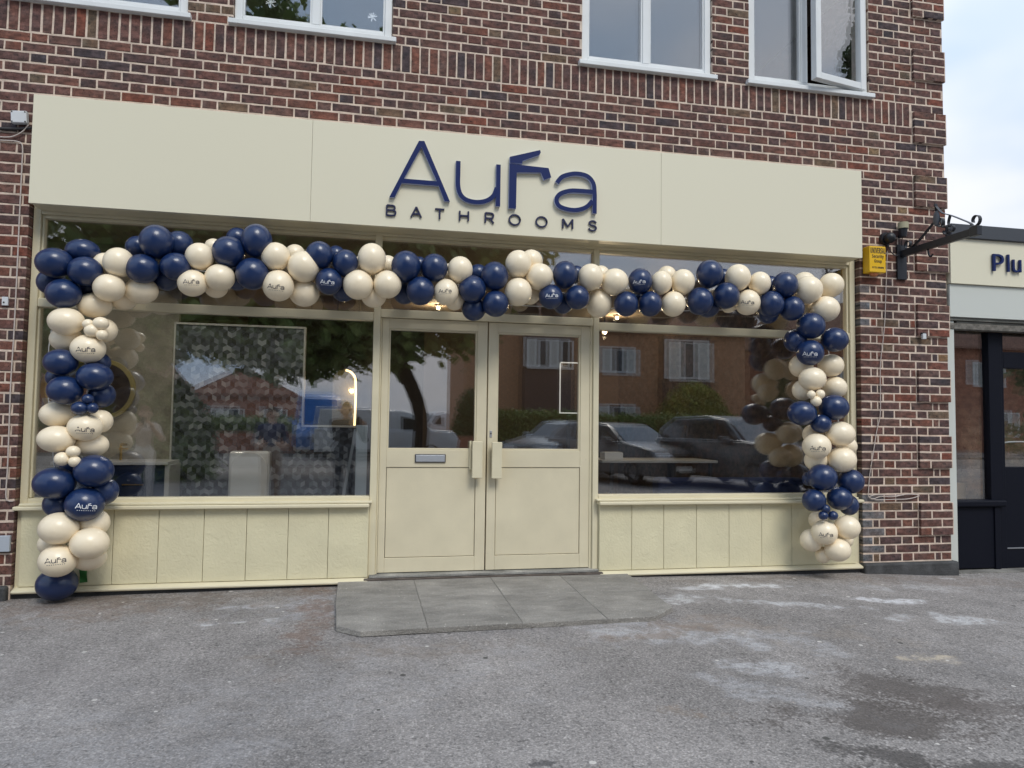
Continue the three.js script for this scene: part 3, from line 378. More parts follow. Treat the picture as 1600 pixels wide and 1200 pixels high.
// ---------------------------------------------------------------- balloon garland
const garland = thing('balloon_garland', 'garland of navy and cream balloons draped across the windows and down both sides', 'balloons');
const BALLOONS = [
  [0.483,2.382,0.27,0.119,0.101,0,0],[0.623,2.492,0.17,0.113,0.086,0,0],[0.680,2.333,0.27,0.113,0.102,0,0],[0.550,2.172,0.27,0.114,0.101,0,0],
  [0.399,2.277,0.09,0.091,0.091,0,0],[0.644,2.249,0.09,0.091,0.091,0,0],[0.888,2.408,0.27,0.101,0.103,1,0],[0.769,2.404,0.17,0.082,0.086,1,0],
  [0.835,2.227,0.27,0.105,0.096,1,0],[1.015,2.234,0.17,0.114,0.096,1,0],[0.874,2.186,0.09,0.097,0.088,1,0],[0.715,2.114,0.17,0.113,0.090,1,0],
  [1.127,2.571,0.27,0.115,0.117,0,0],[1.254,2.582,0.17,0.097,0.097,0,0],[0.958,2.564,0.09,0.084,0.079,0,0],[1.045,2.372,0.27,0.112,0.103,0,0],
  [1.262,2.400,0.27,0.107,0.097,0,0],[1.156,2.350,0.09,0.093,0.093,0,0],[1.417,2.482,0.27,0.098,0.096,1,0],[1.376,2.287,0.27,0.102,0.095,1,1],
  [1.558,2.337,0.27,0.105,0.096,1,0],[1.502,2.297,0.09,0.085,0.080,1,0],[1.474,2.592,0.09,0.066,0.066,1,0],[1.611,2.528,0.27,0.115,0.110,0,0],
  [1.800,2.620,0.27,0.109,0.121,0,0],[1.779,2.376,0.27,0.118,0.116,0,0],[1.638,2.669,0.09,0.081,0.081,0,0],[1.647,2.367,0.09,0.086,0.086,0,0],
  [1.935,2.512,0.27,0.102,0.102,1,0],[2.132,2.448,0.27,0.115,0.115,1,0],[1.960,2.299,0.27,0.112,0.114,1,1],[2.135,2.271,0.17,0.110,0.102,1,0],
  [2.054,2.574,0.09,0.077,0.077,1,0],[2.242,2.539,0.27,0.101,0.104,0,0],[2.430,2.493,0.27,0.093,0.100,0,0],[2.316,2.349,0.27,0.097,0.099,0,1],
  [2.418,2.324,0.09,0.093,0.093,0,0],[2.355,2.582,0.09,0.073,0.078,0,0],[2.622,2.535,0.27,0.105,0.117,1,0],[2.527,2.335,0.27,0.111,0.111,1,0],
  [2.741,2.348,0.27,0.105,0.105,1,0],[2.644,2.281,0.17,0.097,0.097,1,0],[2.747,2.530,0.09,0.074,0.079,1,0],[2.538,2.533,0.09,0.059,0.059,1,0],
  [2.876,2.493,0.27,0.111,0.118,0,0],[3.089,2.494,0.27,0.102,0.107,0,0],[2.988,2.312,0.27,0.106,0.109,0,0],[2.879,2.322,0.09,0.089,0.089,0,0],
  [2.988,2.549,0.09,0.065,0.065,0,0],[3.286,2.490,0.27,0.096,0.103,1,0],[3.182,2.311,0.27,0.094,0.102,1,1],[3.259,2.276,0.17,0.079,0.084,1,0],
  [3.225,2.502,0.09,0.066,0.071,1,0],[3.554,2.453,0.27,0.106,0.114,0,0],[3.383,2.346,0.27,0.106,0.105,0,0],[3.565,2.241,0.27,0.102,0.102,0,0],
  [3.412,2.213,0.17,0.095,0.097,0,0],[3.454,2.504,0.09,0.076,0.076,0,0],[3.741,2.562,0.27,0.102,0.107,1,0],[3.866,2.612,0.17,0.092,0.092,1,0],
  [3.910,2.473,0.27,0.108,0.102,1,0],[3.742,2.341,0.27,0.107,0.111,1,0],[3.883,2.372,0.09,0.082,0.088,1,0],[4.117,2.498,0.27,0.098,0.108,0,0],
  [4.003,2.316,0.27,0.095,0.097,0,1],[4.219,2.322,0.27,0.096,0.096,0,0],[4.151,2.301,0.09,0.083,0.088,0,0],[4.262,2.548,0.09,0.068,0.068,0,0],
  [4.328,2.491,0.27,0.101,0.105,1,0],[4.528,2.463,0.27,0.110,0.106,1,0],[4.430,2.301,0.17,0.103,0.119,1,0],[4.470,2.549,0.09,0.079,0.079,1,0],
  [4.744,2.479,0.27,0.096,0.103,0,1],[4.624,2.289,0.27,0.097,0.101,0,0],[4.827,2.298,0.27,0.096,0.103,0,0],[4.799,2.353,0.09,0.074,0.074,0,0],
  [4.926,2.478,0.27,0.085,0.096,1,0],[5.051,2.575,0.09,0.080,0.083,1,0],[5.112,2.493,0.27,0.096,0.104,1,0],[5.028,2.307,0.27,0.099,0.104,1,0],
  [5.348,2.574,0.27,0.109,0.112,0,0],[5.260,2.341,0.27,0.109,0.113,0,0],[5.495,2.399,0.27,0.107,0.109,0,0],[5.430,2.333,0.09,0.092,0.092,0,0],
  [5.560,2.586,0.09,0.071,0.076,0,0],[5.600,2.555,0.27,0.104,0.110,1,0],[5.798,2.518,0.27,0.090,0.096,1,0],[5.689,2.351,0.27,0.101,0.106,1,1],
  [5.621,2.375,0.09,0.076,0.082,1,0],[6.032,2.515,0.27,0.105,0.109,0,0],[5.901,2.346,0.27,0.105,0.111,0,0],[6.094,2.319,0.27,0.101,0.104,0,0],
  [5.933,2.294,0.17,0.092,0.098,0,0],[6.003,2.549,0.09,0.072,0.077,0,0],[6.249,2.485,0.27,0.117,0.117,1,0],[6.538,2.559,0.17,0.105,0.105,1,0],
  [6.408,2.328,0.27,0.119,0.109,1,0],[6.330,2.588,0.09,0.095,0.089,1,0],[6.371,2.370,0.09,0.084,0.084,1,0],[6.271,2.180,0.27,0.116,0.111,0,0],
  [6.493,2.070,0.27,0.114,0.103,0,0],[6.261,1.952,0.27,0.113,0.108,0,1],[6.190,2.060,0.17,0.098,0.098,0,0],[6.525,1.859,0.17,0.110,0.099,1,0],
  [6.292,1.853,0.09,0.100,0.100,1,0],[6.280,1.731,0.27,0.113,0.100,1,0],[6.562,1.670,0.17,0.102,0.094,1,0],[6.253,1.640,0.17,0.087,0.087,1,0],
  [6.228,1.596,0.33,0.035,0.035,1,0],[6.311,1.601,0.33,0.039,0.039,1,0],[6.272,1.542,0.33,0.045,0.044,1,0],[6.180,1.442,0.27,0.120,0.102,0,0],
  [6.481,1.495,0.27,0.124,0.108,0,0],[6.358,1.356,0.27,0.086,0.078,0,0],[6.537,1.273,0.27,0.124,0.105,1,0],[6.315,1.168,0.27,0.118,0.107,1,1],
  [6.551,1.057,0.27,0.119,0.108,1,0],[6.404,1.262,0.09,0.089,0.089,1,0],[6.375,1.046,0.17,0.098,0.093,1,0],[6.740,1.165,0.09,0.078,0.078,1,0],
  [6.364,0.907,0.27,0.122,0.112,0,0],[6.634,0.874,0.27,0.108,0.103,0,0],[6.285,0.717,0.27,0.096,0.093,0,0],[6.526,0.732,0.27,0.105,0.098,0,0],
  [6.683,0.664,0.17,0.082,0.088,0,0],[6.357,0.882,0.09,0.055,0.061,0,0],[6.351,0.653,0.33,0.037,0.037,0,0],[6.330,0.598,0.33,0.040,0.037,0,0],
  [6.419,0.597,0.33,0.041,0.039,0,0],[6.593,0.489,0.27,0.108,0.099,1,0],[6.379,0.451,0.27,0.107,0.103,1,1],[6.326,0.372,0.17,0.095,0.095,1,0],
  [6.503,0.305,0.27,0.107,0.096,1,0],[6.440,0.531,0.09,0.077,0.077,1,0],[6.432,0.247,0.17,0.060,0.070,1,0],[6.704,0.357,0.09,0.067,0.067,1,0],
  [0.574,1.981,0.27,0.116,0.094,1,0],[0.545,1.868,0.17,0.107,0.089,1,0],[0.718,1.797,0.27,0.112,0.098,1,1],[0.780,1.939,0.17,0.090,0.086,1,0],
  [0.757,1.918,0.33,0.050,0.045,1,0],[0.810,1.968,0.33,0.053,0.045,1,0],[0.731,1.960,0.33,0.037,0.035,1,0],[0.819,1.891,0.33,0.039,0.037,1,0],
  [0.552,1.699,0.27,0.109,0.090,0,0],[0.768,1.606,0.27,0.117,0.095,0,0],[0.586,1.509,0.27,0.114,0.098,0,0],[0.785,1.484,0.17,0.090,0.090,0,0],
  [0.729,1.714,0.09,0.082,0.078,0,0],[0.465,1.602,0.09,0.072,0.072,0,0],[0.703,1.387,0.33,0.054,0.045,0,0],[0.783,1.388,0.33,0.037,0.037,0,0],
  [0.750,1.449,0.33,0.038,0.034,0,0],[0.509,1.343,0.17,0.113,0.089,1,0],[0.721,1.257,0.27,0.112,0.092,1,1],[0.785,1.300,0.17,0.081,0.081,1,0],
  [0.548,1.175,0.27,0.120,0.091,1,0],[0.732,1.134,0.17,0.114,0.085,1,0],[0.609,1.044,0.33,0.049,0.046,1,0],[0.675,1.094,0.33,0.045,0.039,1,0],
  [0.686,1.027,0.33,0.040,0.038,1,0],[0.548,0.877,0.27,0.134,0.108,0,0],[0.788,0.960,0.27,0.127,0.110,0,0],[0.740,0.734,0.27,0.125,0.115,0,1],
  [0.829,0.814,0.17,0.094,0.094,0,0],[0.541,0.728,0.17,0.097,0.093,0,0],[0.585,0.991,0.09,0.077,0.077,0,0],[0.588,0.573,0.27,0.126,0.108,1,0],
  [0.781,0.469,0.27,0.124,0.106,1,0],[0.772,0.594,0.17,0.102,0.098,1,0],[0.591,0.357,0.27,0.120,0.108,1,1],[0.749,0.357,0.17,0.115,0.089,1,0],
  [0.474,0.443,0.09,0.080,0.076,1,0],[0.538,0.173,0.12,0.132,0.113,0,0],
];
const navyB = mat(lin(0.008, 0.025, 0.092), 0.34, { coat: 0.3 }), creamB = mat(lin(0.90, 0.775, 0.575), 0.38, { coat: 0.25 });
const printDark = mat(lin(0.03, 0.03, 0.05), 0.6), printWhite = mat(lin(0.85, 0.86, 0.88), 0.6);
const eggProfile = (() => { const p = []; for (let i = 0; i <= 22; i++) { const t = i / 22 * Math.PI, y = -Math.cos(t), r = Math.sin(t) * (1 - 0.10 * Math.max(0, -y) ** 1.2); p.push(new THREE.Vector2(Math.max(r, 1e-4), y > 0 ? y : y * 1.16)); } return p; })();
const egg = new THREE.LatheGeometry(eggProfile, 36); egg.computeVertexNormals();
const knotG = new THREE.LatheGeometry([[0.001, -1.16], [0.06, -1.17], [0.045, -1.2], [0.09, -1.26], [0.001, -1.255]].map(([a, b]) => new THREE.Vector2(a, b)), 12);
const logoFlat = (() => { // the small printed logo, flat, centred, one unit wide
  const w = 0.06, S = [ribbon([[2.763, 3.0465], [2.982, 3.50]], w, false), ribbon([[2.982, 3.50], [3.19, 3.046]], w, false), ribbon([[2.85, 3.18], [3.11, 3.18]], w, false), ribbon([[3.2717, 3.3746], [3.2722, 3.185], [3.2905, 3.1145], [3.3381, 3.0715], [3.4184, 3.058], [3.4987, 3.0745], [3.556, 3.1196], [3.592, 3.185]], w, true, 18), ribbon([[3.5925, 3.3735], [3.5925, 3.037]], w, false), ribbon([[3.71, 3.03], [3.71, 3.36]], w, false), ribbon([[3.69, 3.36], [3.97, 3.355], [3.995, 3.29]], w, false), ribbon([[3.70, 3.43], [3.92, 3.50]], w, false), ...[[[4.0749, 3.2631], [4.1321, 3.3265], [4.2278, 3.3531], [4.325, 3.3415], [4.3785, 3.288], [4.3925, 3.12], [4.3925, 3.0365]], [[4.374, 3.2140], [4.1866, 3.2085], [4.1024, 3.1771], [4.0708, 3.1246], [4.1035, 3.071], [4.2164, 3.0518], [4.3154, 3.0806], [4.374, 3.1394]]].map((q) => ribbon(q, w, true, 18))];
  const g = mergeGeometries(S.map((s) => strip(new THREE.ShapeGeometry(s, 6)))); g.translate(-3.578, -3.27, 0); g.scale(1 / 1.68, 1 / 1.68, 1);
  const dots = Array.from({ length: 9 }, (_, i) => { const b = strip(new THREE.PlaneGeometry(0.045, 0.03)); b.translate(-0.38 + i * 0.1, -0.23, 0); return b; }); return mergeGeometries([g, ...dots]);
})();
{
  const r = rng(88), path = [[0.55, 0.25], [0.55, 2.25], [2.2, 2.35], [3.4, 2.27], [5, 2.28], [6.4, 2.27], [6.55, 2.0], [6.72, 0.35]];
  const core = (x, y) => { let best = 1e9, out = [x, y]; for (let i = 1; i < path.length; i++) { const [a, b] = path[i - 1], [c, d] = path[i], t = Math.max(0, Math.min(1, ((x - a) * (c - a) + (y - b) * (d - b)) / ((c - a) ** 2 + (d - b) ** 2))), px = a + t * (c - a), py = b + t * (d - b), q = (px - x) ** 2 + (py - y) ** 2; if (q < best) { best = q; out = [px, py]; } } return out; };
  BALLOONS.forEach(([x, y, z, rx, ry, c, txt]) => {
    const rz = (rx + ry) / 2, q = core(x, y), dir = new THREE.Vector3(x - q[0] + (r() - 0.5) * 0.03, y - q[1] + (r() - 0.5) * 0.03, z - 0.02 + 0.05).normalize(), rot = new THREE.Quaternion().setFromUnitVectors(new THREE.Vector3(0, 1, 0), dir), M = new THREE.Matrix4().makeRotationFromQuaternion(rot), S = new THREE.Matrix4().makeScale(rx, ry, rz);
    const g = egg.clone().applyMatrix4(M).applyMatrix4(S); const m = part('balloon', g, c ? creamB : navyB, garland); m.position.set(x, y, z);
    const kn = knotG.clone().applyMatrix4(M).applyMatrix4(S); part('knot', kn, c ? creamB : navyB, m);
    if (txt) { // printed logo, wrapped on the skin
      const w = rx * 1.02, l = logoFlat.clone(), p = l.attributes.position, v = new THREE.Vector3(), ox = (r() - 0.5) * 0.3 * rx, oy = -0.05 * ry + (r() - 0.5) * 0.3 * ry, tilt = (r() - 0.5) * 0.16, inv = M.clone().invert();
      for (let i = 0; i < p.count; i++) {
        const a = p.getX(i) * w, b = p.getY(i) * w, X = (a * Math.cos(tilt) - b * Math.sin(tilt) + ox) / rx, Y = (a * Math.sin(tilt) + b * Math.cos(tilt) + oy) / ry;
        { const F = new THREE.Vector3(2.6 - x, (1.4 - y) * 0.6, 5.6).normalize(), Rt = new THREE.Vector3(0, 1, 0).cross(F).normalize(), Up = F.clone().cross(Rt); v.set(0, 0, 0).addScaledVector(Rt, X).addScaledVector(Up, Y).addScaledVector(F, Math.sqrt(Math.max(0.05, 1 - X * X - Y * Y))); } // then find the skin along this direction
        const d = v.clone().normalize().applyMatrix4(inv); const k = d.y < 0 ? 1 / Math.sqrt((1 - d.y * d.y) / ((1 - 0.05) ** 2) + d.y * d.y / 1.3456) : 1; v.normalize().multiplyScalar(k * 1.012); p.setXYZ(i, v.x * rx, v.y * ry, v.z * rz);
      }
      l.computeVertexNormals(); part('printed_lettering', l, c ? printDark : printWhite, m);
    }
  });
  part('strip', tube([...path.slice(0, 2).map(([a, b]) => [a, b, 0.1]), ...path.slice(2).map(([a, b]) => [a, b, 0.1])], 0.004, 120, 5), mat(lin(0.6, 0.6, 0.58), 0.4), garland);
  for (const [x0, y0, w, h, tl] of [[0.636, 0.150, 0.05, 0.098, 0.06], [6.52, 0.19, 0.034, 0.05, -0.5]]) { const g = new THREE.PlaneGeometry(w, h, 4, 8), p = g.attributes.position; for (let i = 0; i < p.count; i++) p.setZ(i, 0.006 * Math.sin(p.getY(i) / h * 5 + p.getX(i) * 60)); g.rotateZ(tl); g.translate(x0 + w / 2, y0 + h / 2, -0.008); g.computeVertexNormals(); part('green_tape', g, mat(lin(0.03, 0.17, 0.035), 0.6, { side: THREE.DoubleSide }), garland); }
}

// ---------------------------------------------------------------- paving slabs before the doors
{
  const slabT = thing('stone_slab_apron', 'low apron of riven grey paving slabs laid before the double doors', 'paving'), r = rng(61);
  const slabMap = tex(1024, 1024, (i, j) => { const u = i / 1024, v = j / 1024, a = fbm(u * 5, v * 5, 4, 5), s = vnoise(u * 300 - 0, v * 300, 250), sp = vnoise(u * 100 + 60, v * 100 + 8, 100), wv = fbm(u * 4 + 3, v * 30 + 8 * fbm(u * 3, v * 3, 2, 3), 3, 4); let k = 150 + 50 * (a - 0.5) + 34 * (s - 0.5) + 26 * (wv - 0.5); if (sp > 0.955) k += 70; return [k, k * 0.972, k * 0.93]; });
  const slabBump = tex(1024, 1024, (i, j) => { const u = i / 1024, v = j / 1024, w = fbm(u * 3 + 4, v * 3, 3, 3); return g8(255 * (0.5 * fbm(u * 10 + v * 10 + w * 6, v * 26 - u * 12 + w * 5, 3, 128) + 0.32 * fbm(u * 7, v * 7, 3, 7) + 0.18 * vnoise(u * 220, v * 220, 220))); }, false);
  const slabMat = mat(lin(0.80, 0.80, 0.80), 0.9, { map: slabMap, bumpMap: slabBump, bumpScale: 0.02 });
  const xs = [2.43, 3.00, 3.60, 4.165, 4.74], top = (x, z) => 0.110 - 0.034 * z + 0.004 * (fbm(x * 5 + 20, z * 5 + 20, 2) - 0.5);
  const polys = [];
  for (let i = 0; i < 4; i++) {
    const a = xs[i] + 0.0045, b = xs[i + 1] - 0.0045, f0 = lerp(1.325, 1.255, (a - 2.43) / 2.3), f1 = lerp(1.325, 1.255, (b - 2.43) / 2.3);
    polys.push([[a, 0.03], [b, 0.03], [b, 0.575], [a, 0.575]]);
    if (i === 0) polys.push([[a, 0.582], [b, 0.582], [b, f1], [2.60, 1.325], [2.455, 1.19]]);
    else if (i === 3) polys.push([[a, 0.582], [4.715, 0.582], [4.695, 1.07], [4.50, 1.262], [a, f0]]);
    else polys.push([[a, 0.582], [b, 0.582], [b, f1], [a, f0]]);
  }
  part('bedding', (() => { const g = extr(shapeOf([[2.46, -0.02], [2.485, -1.09], [2.61, -1.20], [4.48, -1.145], [4.655, -0.98], [4.70, -0.02]]), 0.06, 0); g.rotateX(-Math.PI / 2); const p = g.attributes.position; for (let i = 0; i < p.count; i++) p.setY(i, top(p.getX(i), p.getZ(i)) - (p.getY(i) > 0.03 ? 0.036 : 0.2)); g.computeVertexNormals(); return g; })(), mat(lin(0.09, 0.08, 0.07), 0.95), slabT);
  for (const q0 of polys) { const q = q0.map(([x, z]) => [x, z * 0.935]);
    const s = shapeOf(q.map(([x, z]) => [x, -z])), g = extr(s, 0.07, 0.004, 0); g.rotateX(-Math.PI / 2); const p = g.attributes.position, dy = (r() - 0.5) * 0.006;
    for (let i = 0; i < p.count; i++) { const x = p.getX(i), z = p.getZ(i), hi = p.getY(i) > 0.03; p.setY(i, (hi ? top(x, z) + (p.getY(i) > 0.072 ? 0 : -0.004) : top(x, z) - 0.034) + dy); }
    g.computeVertexNormals(); const m = metre(g, 1); const uv = m.attributes.uv, o = [r() * 3, r() * 3]; for (let i = 0; i < uv.count; i++) uv.setXY(i, uv.getX(i) + o[0], uv.getY(i) + o[1]); part('slab', m, slabMat, slabT);
  }
}

// ---------------------------------------------------------------- fittings on the brickwork
{
  const a = thing('alarm_box', 'yellow security alarm box on the brick pier beside the sign', 'alarm box');
  const s = shapeOf([[6.965, 2.700], [7.139, 2.712], [7.139, 2.951], [6.965, 2.951]]), yel = mat(lin(0.78, 0.46, 0.008), 0.4, { coat: 0.3 });
  part('case', rbox(6.972, 7.139, 2.712, 2.950, 0.004, 0.10, 0.008), yel, a);
  const txt = (t, size, w, y, f, z) => { const g = new TextGeometry(t, { font: f, size, depth: 0.0012, curveSegments: 4, bevelEnabled: false }); g.computeBoundingBox(); const b = g.boundingBox, k = w / (b.max.x - b.min.x); g.translate(-b.min.x, 0, 0); g.scale(k, 1, 1); g.translate(7.057 - w / 2, y, z); return g; }, ink = mat(lin(0.02, 0.018, 0.02), 0.5);
  part('lettering', txt('UNIVERSAL', 0.05, 0.150, 2.884, fontB, 0.1), ink, a); part('lettering', txt('Security', 0.030, 0.118, 2.842, fontB, 0.1), ink, a); part('lettering', txt('Group', 0.028, 0.075, 2.800, fontB, 0.1), ink, a); part('lettering', txt('01753 886898', 0.016, 0.118, 2.748, fontB, 0.1), ink, a);
  const lens = new THREE.SphereGeometry(0.04, 16, 10); lens.scale(1, 0.6, 0.8); lens.translate(7.05, 2.706, 0.055); part('strobe', lens, mat(lin(0.55, 0.2, 0.08), 0.3), a);
  const d = thing('bell_sounder', 'black round outdoor sounder fixed above the yellow alarm box', 'sounder'); const ball = new THREE.SphereGeometry(0.05, 20, 14); ball.translate(7.213, 3.044, 0.06); part('dome', ball, mat(lin(0.012, 0.013, 0.016), 0.45), d); const bs = new THREE.CylinderGeometry(0.055, 0.058, 0.03, 20); bs.rotateX(Math.PI / 2); bs.translate(7.205, 3.046, 0.018); part('mount', bs, blackIron, d); part('stem', rbox(7.203, 7.225, 2.975, 3.01, 0.01, 0.04, 0.003), blackIron, d);
  const se = thing('light_sensor', 'small black sensor with a pale weathered cap above the iron bracket', 'sensor'); const cp = new THREE.CylinderGeometry(0.045, 0.047, 0.055, 18); cp.translate(7.353, 3.165, 0.06); part('cap', cp, mat(lin(0.36, 0.33, 0.22), 0.7), se); const sb = new THREE.CylinderGeometry(0.04, 0.028, 0.075, 16); sb.translate(7.353, 3.10, 0.058); part('body', sb, blackIron, se); part('arm', rbox(7.343, 7.363, 3.06, 3.09, 0.003, 0.06, 0.003), blackIron, se); part('wire', tube([[7.353, 3.06, 0.05], [7.36, 3.02, 0.03], [7.37, 2.99, 0.02]], 0.004, 12, 5), cableDark, se);
  // wrought iron hanging-sign bracket, reaching out from the wall
  const b = thing('iron_bracket', 'black wrought iron sign bracket with scrolls sticking out of the pier', 'bracket'); const bx = 7.372;
  part('wall_plate', rbox(7.322, 7.42, 2.68, 3.0, 0.004, 0.022, 0.003), blackIron, b);
  part('arm', rbox(bx - 0.02, bx + 0.02, 2.885, 2.945, 0.022, 0.86, 0.004), blackIron, b); part('arm_tip', rbox(bx - 0.024, bx + 0.024, 2.878, 2.955, 0.80, 0.88, 0.004), blackIron, b);
  const flat = (pts, w = 0.026, t = 0.006, n = 60) => { const c = new THREE.CatmullRomCurve3(pts.map(([y, z]) => new THREE.Vector3(bx, y, z)), false, 'centripetal'), P = c.getPoints(n), pos = [], idx = []; P.forEach((p, i) => { const q = P[Math.min(n, i + 1)].clone().sub(P[Math.max(0, i - 1)]).normalize(), ny = -q.z, nz = q.y; for (const [sx, st] of [[-1, -1], [1, -1], [1, 1], [-1, 1]]) pos.push(p.x + sx * w / 2, p.y + st * ny * t / 2, p.z + st * nz * t / 2); if (i) for (let k = 0; k < 4; k++) { const a0 = (i - 1) * 4 + k, a1 = (i - 1) * 4 + (k + 1) % 4, b0 = a0 + 4, b1 = a1 + 4; idx.push(a0, a1, b0, a1, b1, b0); } }); const g = new THREE.BufferGeometry(); g.setAttribute('position', new THREE.Float32BufferAttribute(pos, 3)); g.setIndex(idx); const h = g.toNonIndexed(); h.computeVertexNormals(); return h; };
  const spiral = (cy, cz, r0, r1, a0, a1, n = 14) => Array.from({ length: n }, (_, i) => { const t = i / (n - 1), a = lerp(a0, a1, t), r = lerp(r0, r1, t); return [cy + r * Math.sin(a), cz + r * Math.cos(a)]; });
  part('scroll', flat([...spiral(2.985, 0.10, 0.02, 0.042, 4.5, 10.5), [2.955, 0.16], [3.02, 0.28], [3.10, 0.40], [3.12, 0.46], ...spiral(3.075, 0.475, 0.045, 0.02, 1.4, -3.4)]), blackIron, b);
  part('scroll', flat([[3.25, 0.42], [3.16, 0.50], [3.12, 0.58], [3.05, 0.70], [2.985, 0.80], ...spiral(3.005, 0.845, 0.05, 0.028, -2.4, 3.6)], 0.03), blackIron, b);
  part('scroll', flat([[3.26, 0.43], [3.17, 0.44], [3.06, 0.50], ...spiral(2.995, 0.535, 0.045, 0.02, 2.2, -3.6)]), blackIron, b);
  part('scroll', flat([[3.12, 0.585], [3.06, 0.565], ...spiral(3.005, 0.60, 0.04, 0.018, 2.4, 7.4)]), blackIron, b);
  const leaf = new THREE.SphereGeometry(0.05, 14, 10); leaf.scale(0.32, 1.35, 0.75); leaf.translate(bx - 0.01, 3.125, 0.445); part('leaf', leaf, mat(lin(0.09, 0.10, 0.12), 0.35), b);
  part('hook', tube([[bx, 2.885, 0.33], [bx, 2.84, 0.34], [bx, 2.815, 0.36], [bx, 2.83, 0.385]], 0.008, 16, 6), blackIron, b);
  // cables
  const cp2 = [[7.2253, 2.9375], [7.2084, 2.713], [7.1886, 2.3028], [7.166, 2.1275], [7.1361, 1.8948], [7.1224, 1.4342], [7.0945, 1.3193], [7.0456, 1.0908], [7.0103, 0.8922], [6.9955, 0.7622], [6.9935, 0.72], [7.03, 0.70], [7.1145, 0.7167], [7.2448, 0.7158], [7.3764, 0.7377], [7.5218, 0.7253], [7.4087, 0.6975], [7.2444, 0.6931], [7.03, 0.6948], [7.0, 0.715], [7.06, 0.735], [7.2, 0.73], [7.35, 0.728]];
  solo('loose_cable', tube(cp2.map(([x, y], i) => [x, y, 0.012 + (i > 9 ? (i % 3) * 0.006 : 0.004 * (i % 2))]), 0.0038, 220, 6), cablePale, 'thin pale cable hanging down the right pier and coiled near its foot', 'cable');
  solo('black_cable', tube([[7.22, 2.98, 0.03], [7.24, 2.93, 0.035], [7.29, 2.895, 0.03], [7.33, 2.90, 0.03]], 0.005, 24, 6), cableDark, 'short black wire looping from the sounder to the bracket plate', 'wire');
  { const c = thing('cable_clip', 'small metal clip box on the proud corner bricks of the right pier', 'clip'); part('clip_body', rbox(7.552, 7.588, 2.14, 2.19, 0.027, 0.05, 0.003), pvcWhite, c); part('clip_tab', rbox(7.545, 7.595, 2.188, 2.2, 0.027, 0.044, 0.002), blackIron, c); }
  const j = thing('junction_box', 'white square junction box on bricks at the left end of the sign', 'junction box'); { const g = rbox(-0.052, 0.052, -0.045, 0.045, 0, 0.045, 0.008); const m = part('box', g, pvcWhite, j); const sc = []; for (const [x, y] of [[-0.042, -0.035], [0.042, -0.035], [-0.042, 0.035], [0.042, 0.035]]) { const c = new THREE.CylinderGeometry(0.005, 0.005, 0.003, 8); c.rotateX(Math.PI / 2); c.translate(x, y, 0.0455); part('screw', c, sideDark, j); } j.position.set(0.125, 3.463, 0.008); j.rotation.z = 0.06; }
  solo('black_conduit', tube([[-0.6, 3.36, 0.012], [-0.1, 3.375, 0.014], [0.1, 3.385, 0.016], [0.2, 3.40, 0.02]], 0.011, 20, 7), cableDark, 'black cable running left from below the white junction box', 'cable');
  solo('white_cable', tube([[-0.6, 3.33, 0.01], [-0.0044, 3.318, 0.012], [0.07, 3.325, 0.014], [0.14, 3.365, 0.02], [0.185, 3.42, 0.03]], 0.0045, 30, 6), cablePale, 'pale wire sagging from the white junction box', 'wire');
  solo('downlead_cable', tube([[-0.6, 3.298, 0.008], [-0.0044, 3.2958, 0.008], [0.1006, 3.297, 0.008], [0.135, 3.285, 0.008], [0.1445, 3.24, 0.008], [0.1453, 3.1643, 0.008], [0.1455, 2.7913, 0.008], [0.1476, 2.3752, 0.008], [0.1478, 1.9168, 0.008], [0.1438, 1.5531, 0.008], [0.148, 1.1924, 0.008], [0.1501, 0.9682, 0.008], [0.1501, 0.76, 0.008], [0.158, 0.735, 0.008], [0.1949, 0.7315, 0.006]], 0.0048, 160, 6), cablePale, 'thin white cable clipped down the brick edge left of the shopfront', 'cable');
  { const c = thing('cable_saddle', 'small white clip box beside the cable left of the shopfront', 'clip'); part('saddle_body', rbox(0.064, 0.104, 2.108, 2.17, 0.002, 0.02, 0.003), pvcWhite, c); const h = new THREE.CylinderGeometry(0.006, 0.006, 0.003, 10); h.rotateX(Math.PI / 2); h.translate(0.078, 2.13, 0.021); part('screw', h, sideDark, c); }
  { const c = thing('meter_box', 'grey plastic service box low on the bricks at the far left', 'service box'); part('cover', rbox(-0.02, 0.196, 0.383, 0.494, 0.004, 0.03, 0.005), mat(lin(0.42, 0.46, 0.52), 0.5), c); part('back_plate', rbox(-0.014, 0.19, 0.378, 0.388, 0.003, 0.022, 0.003), sideDark, c); }
}

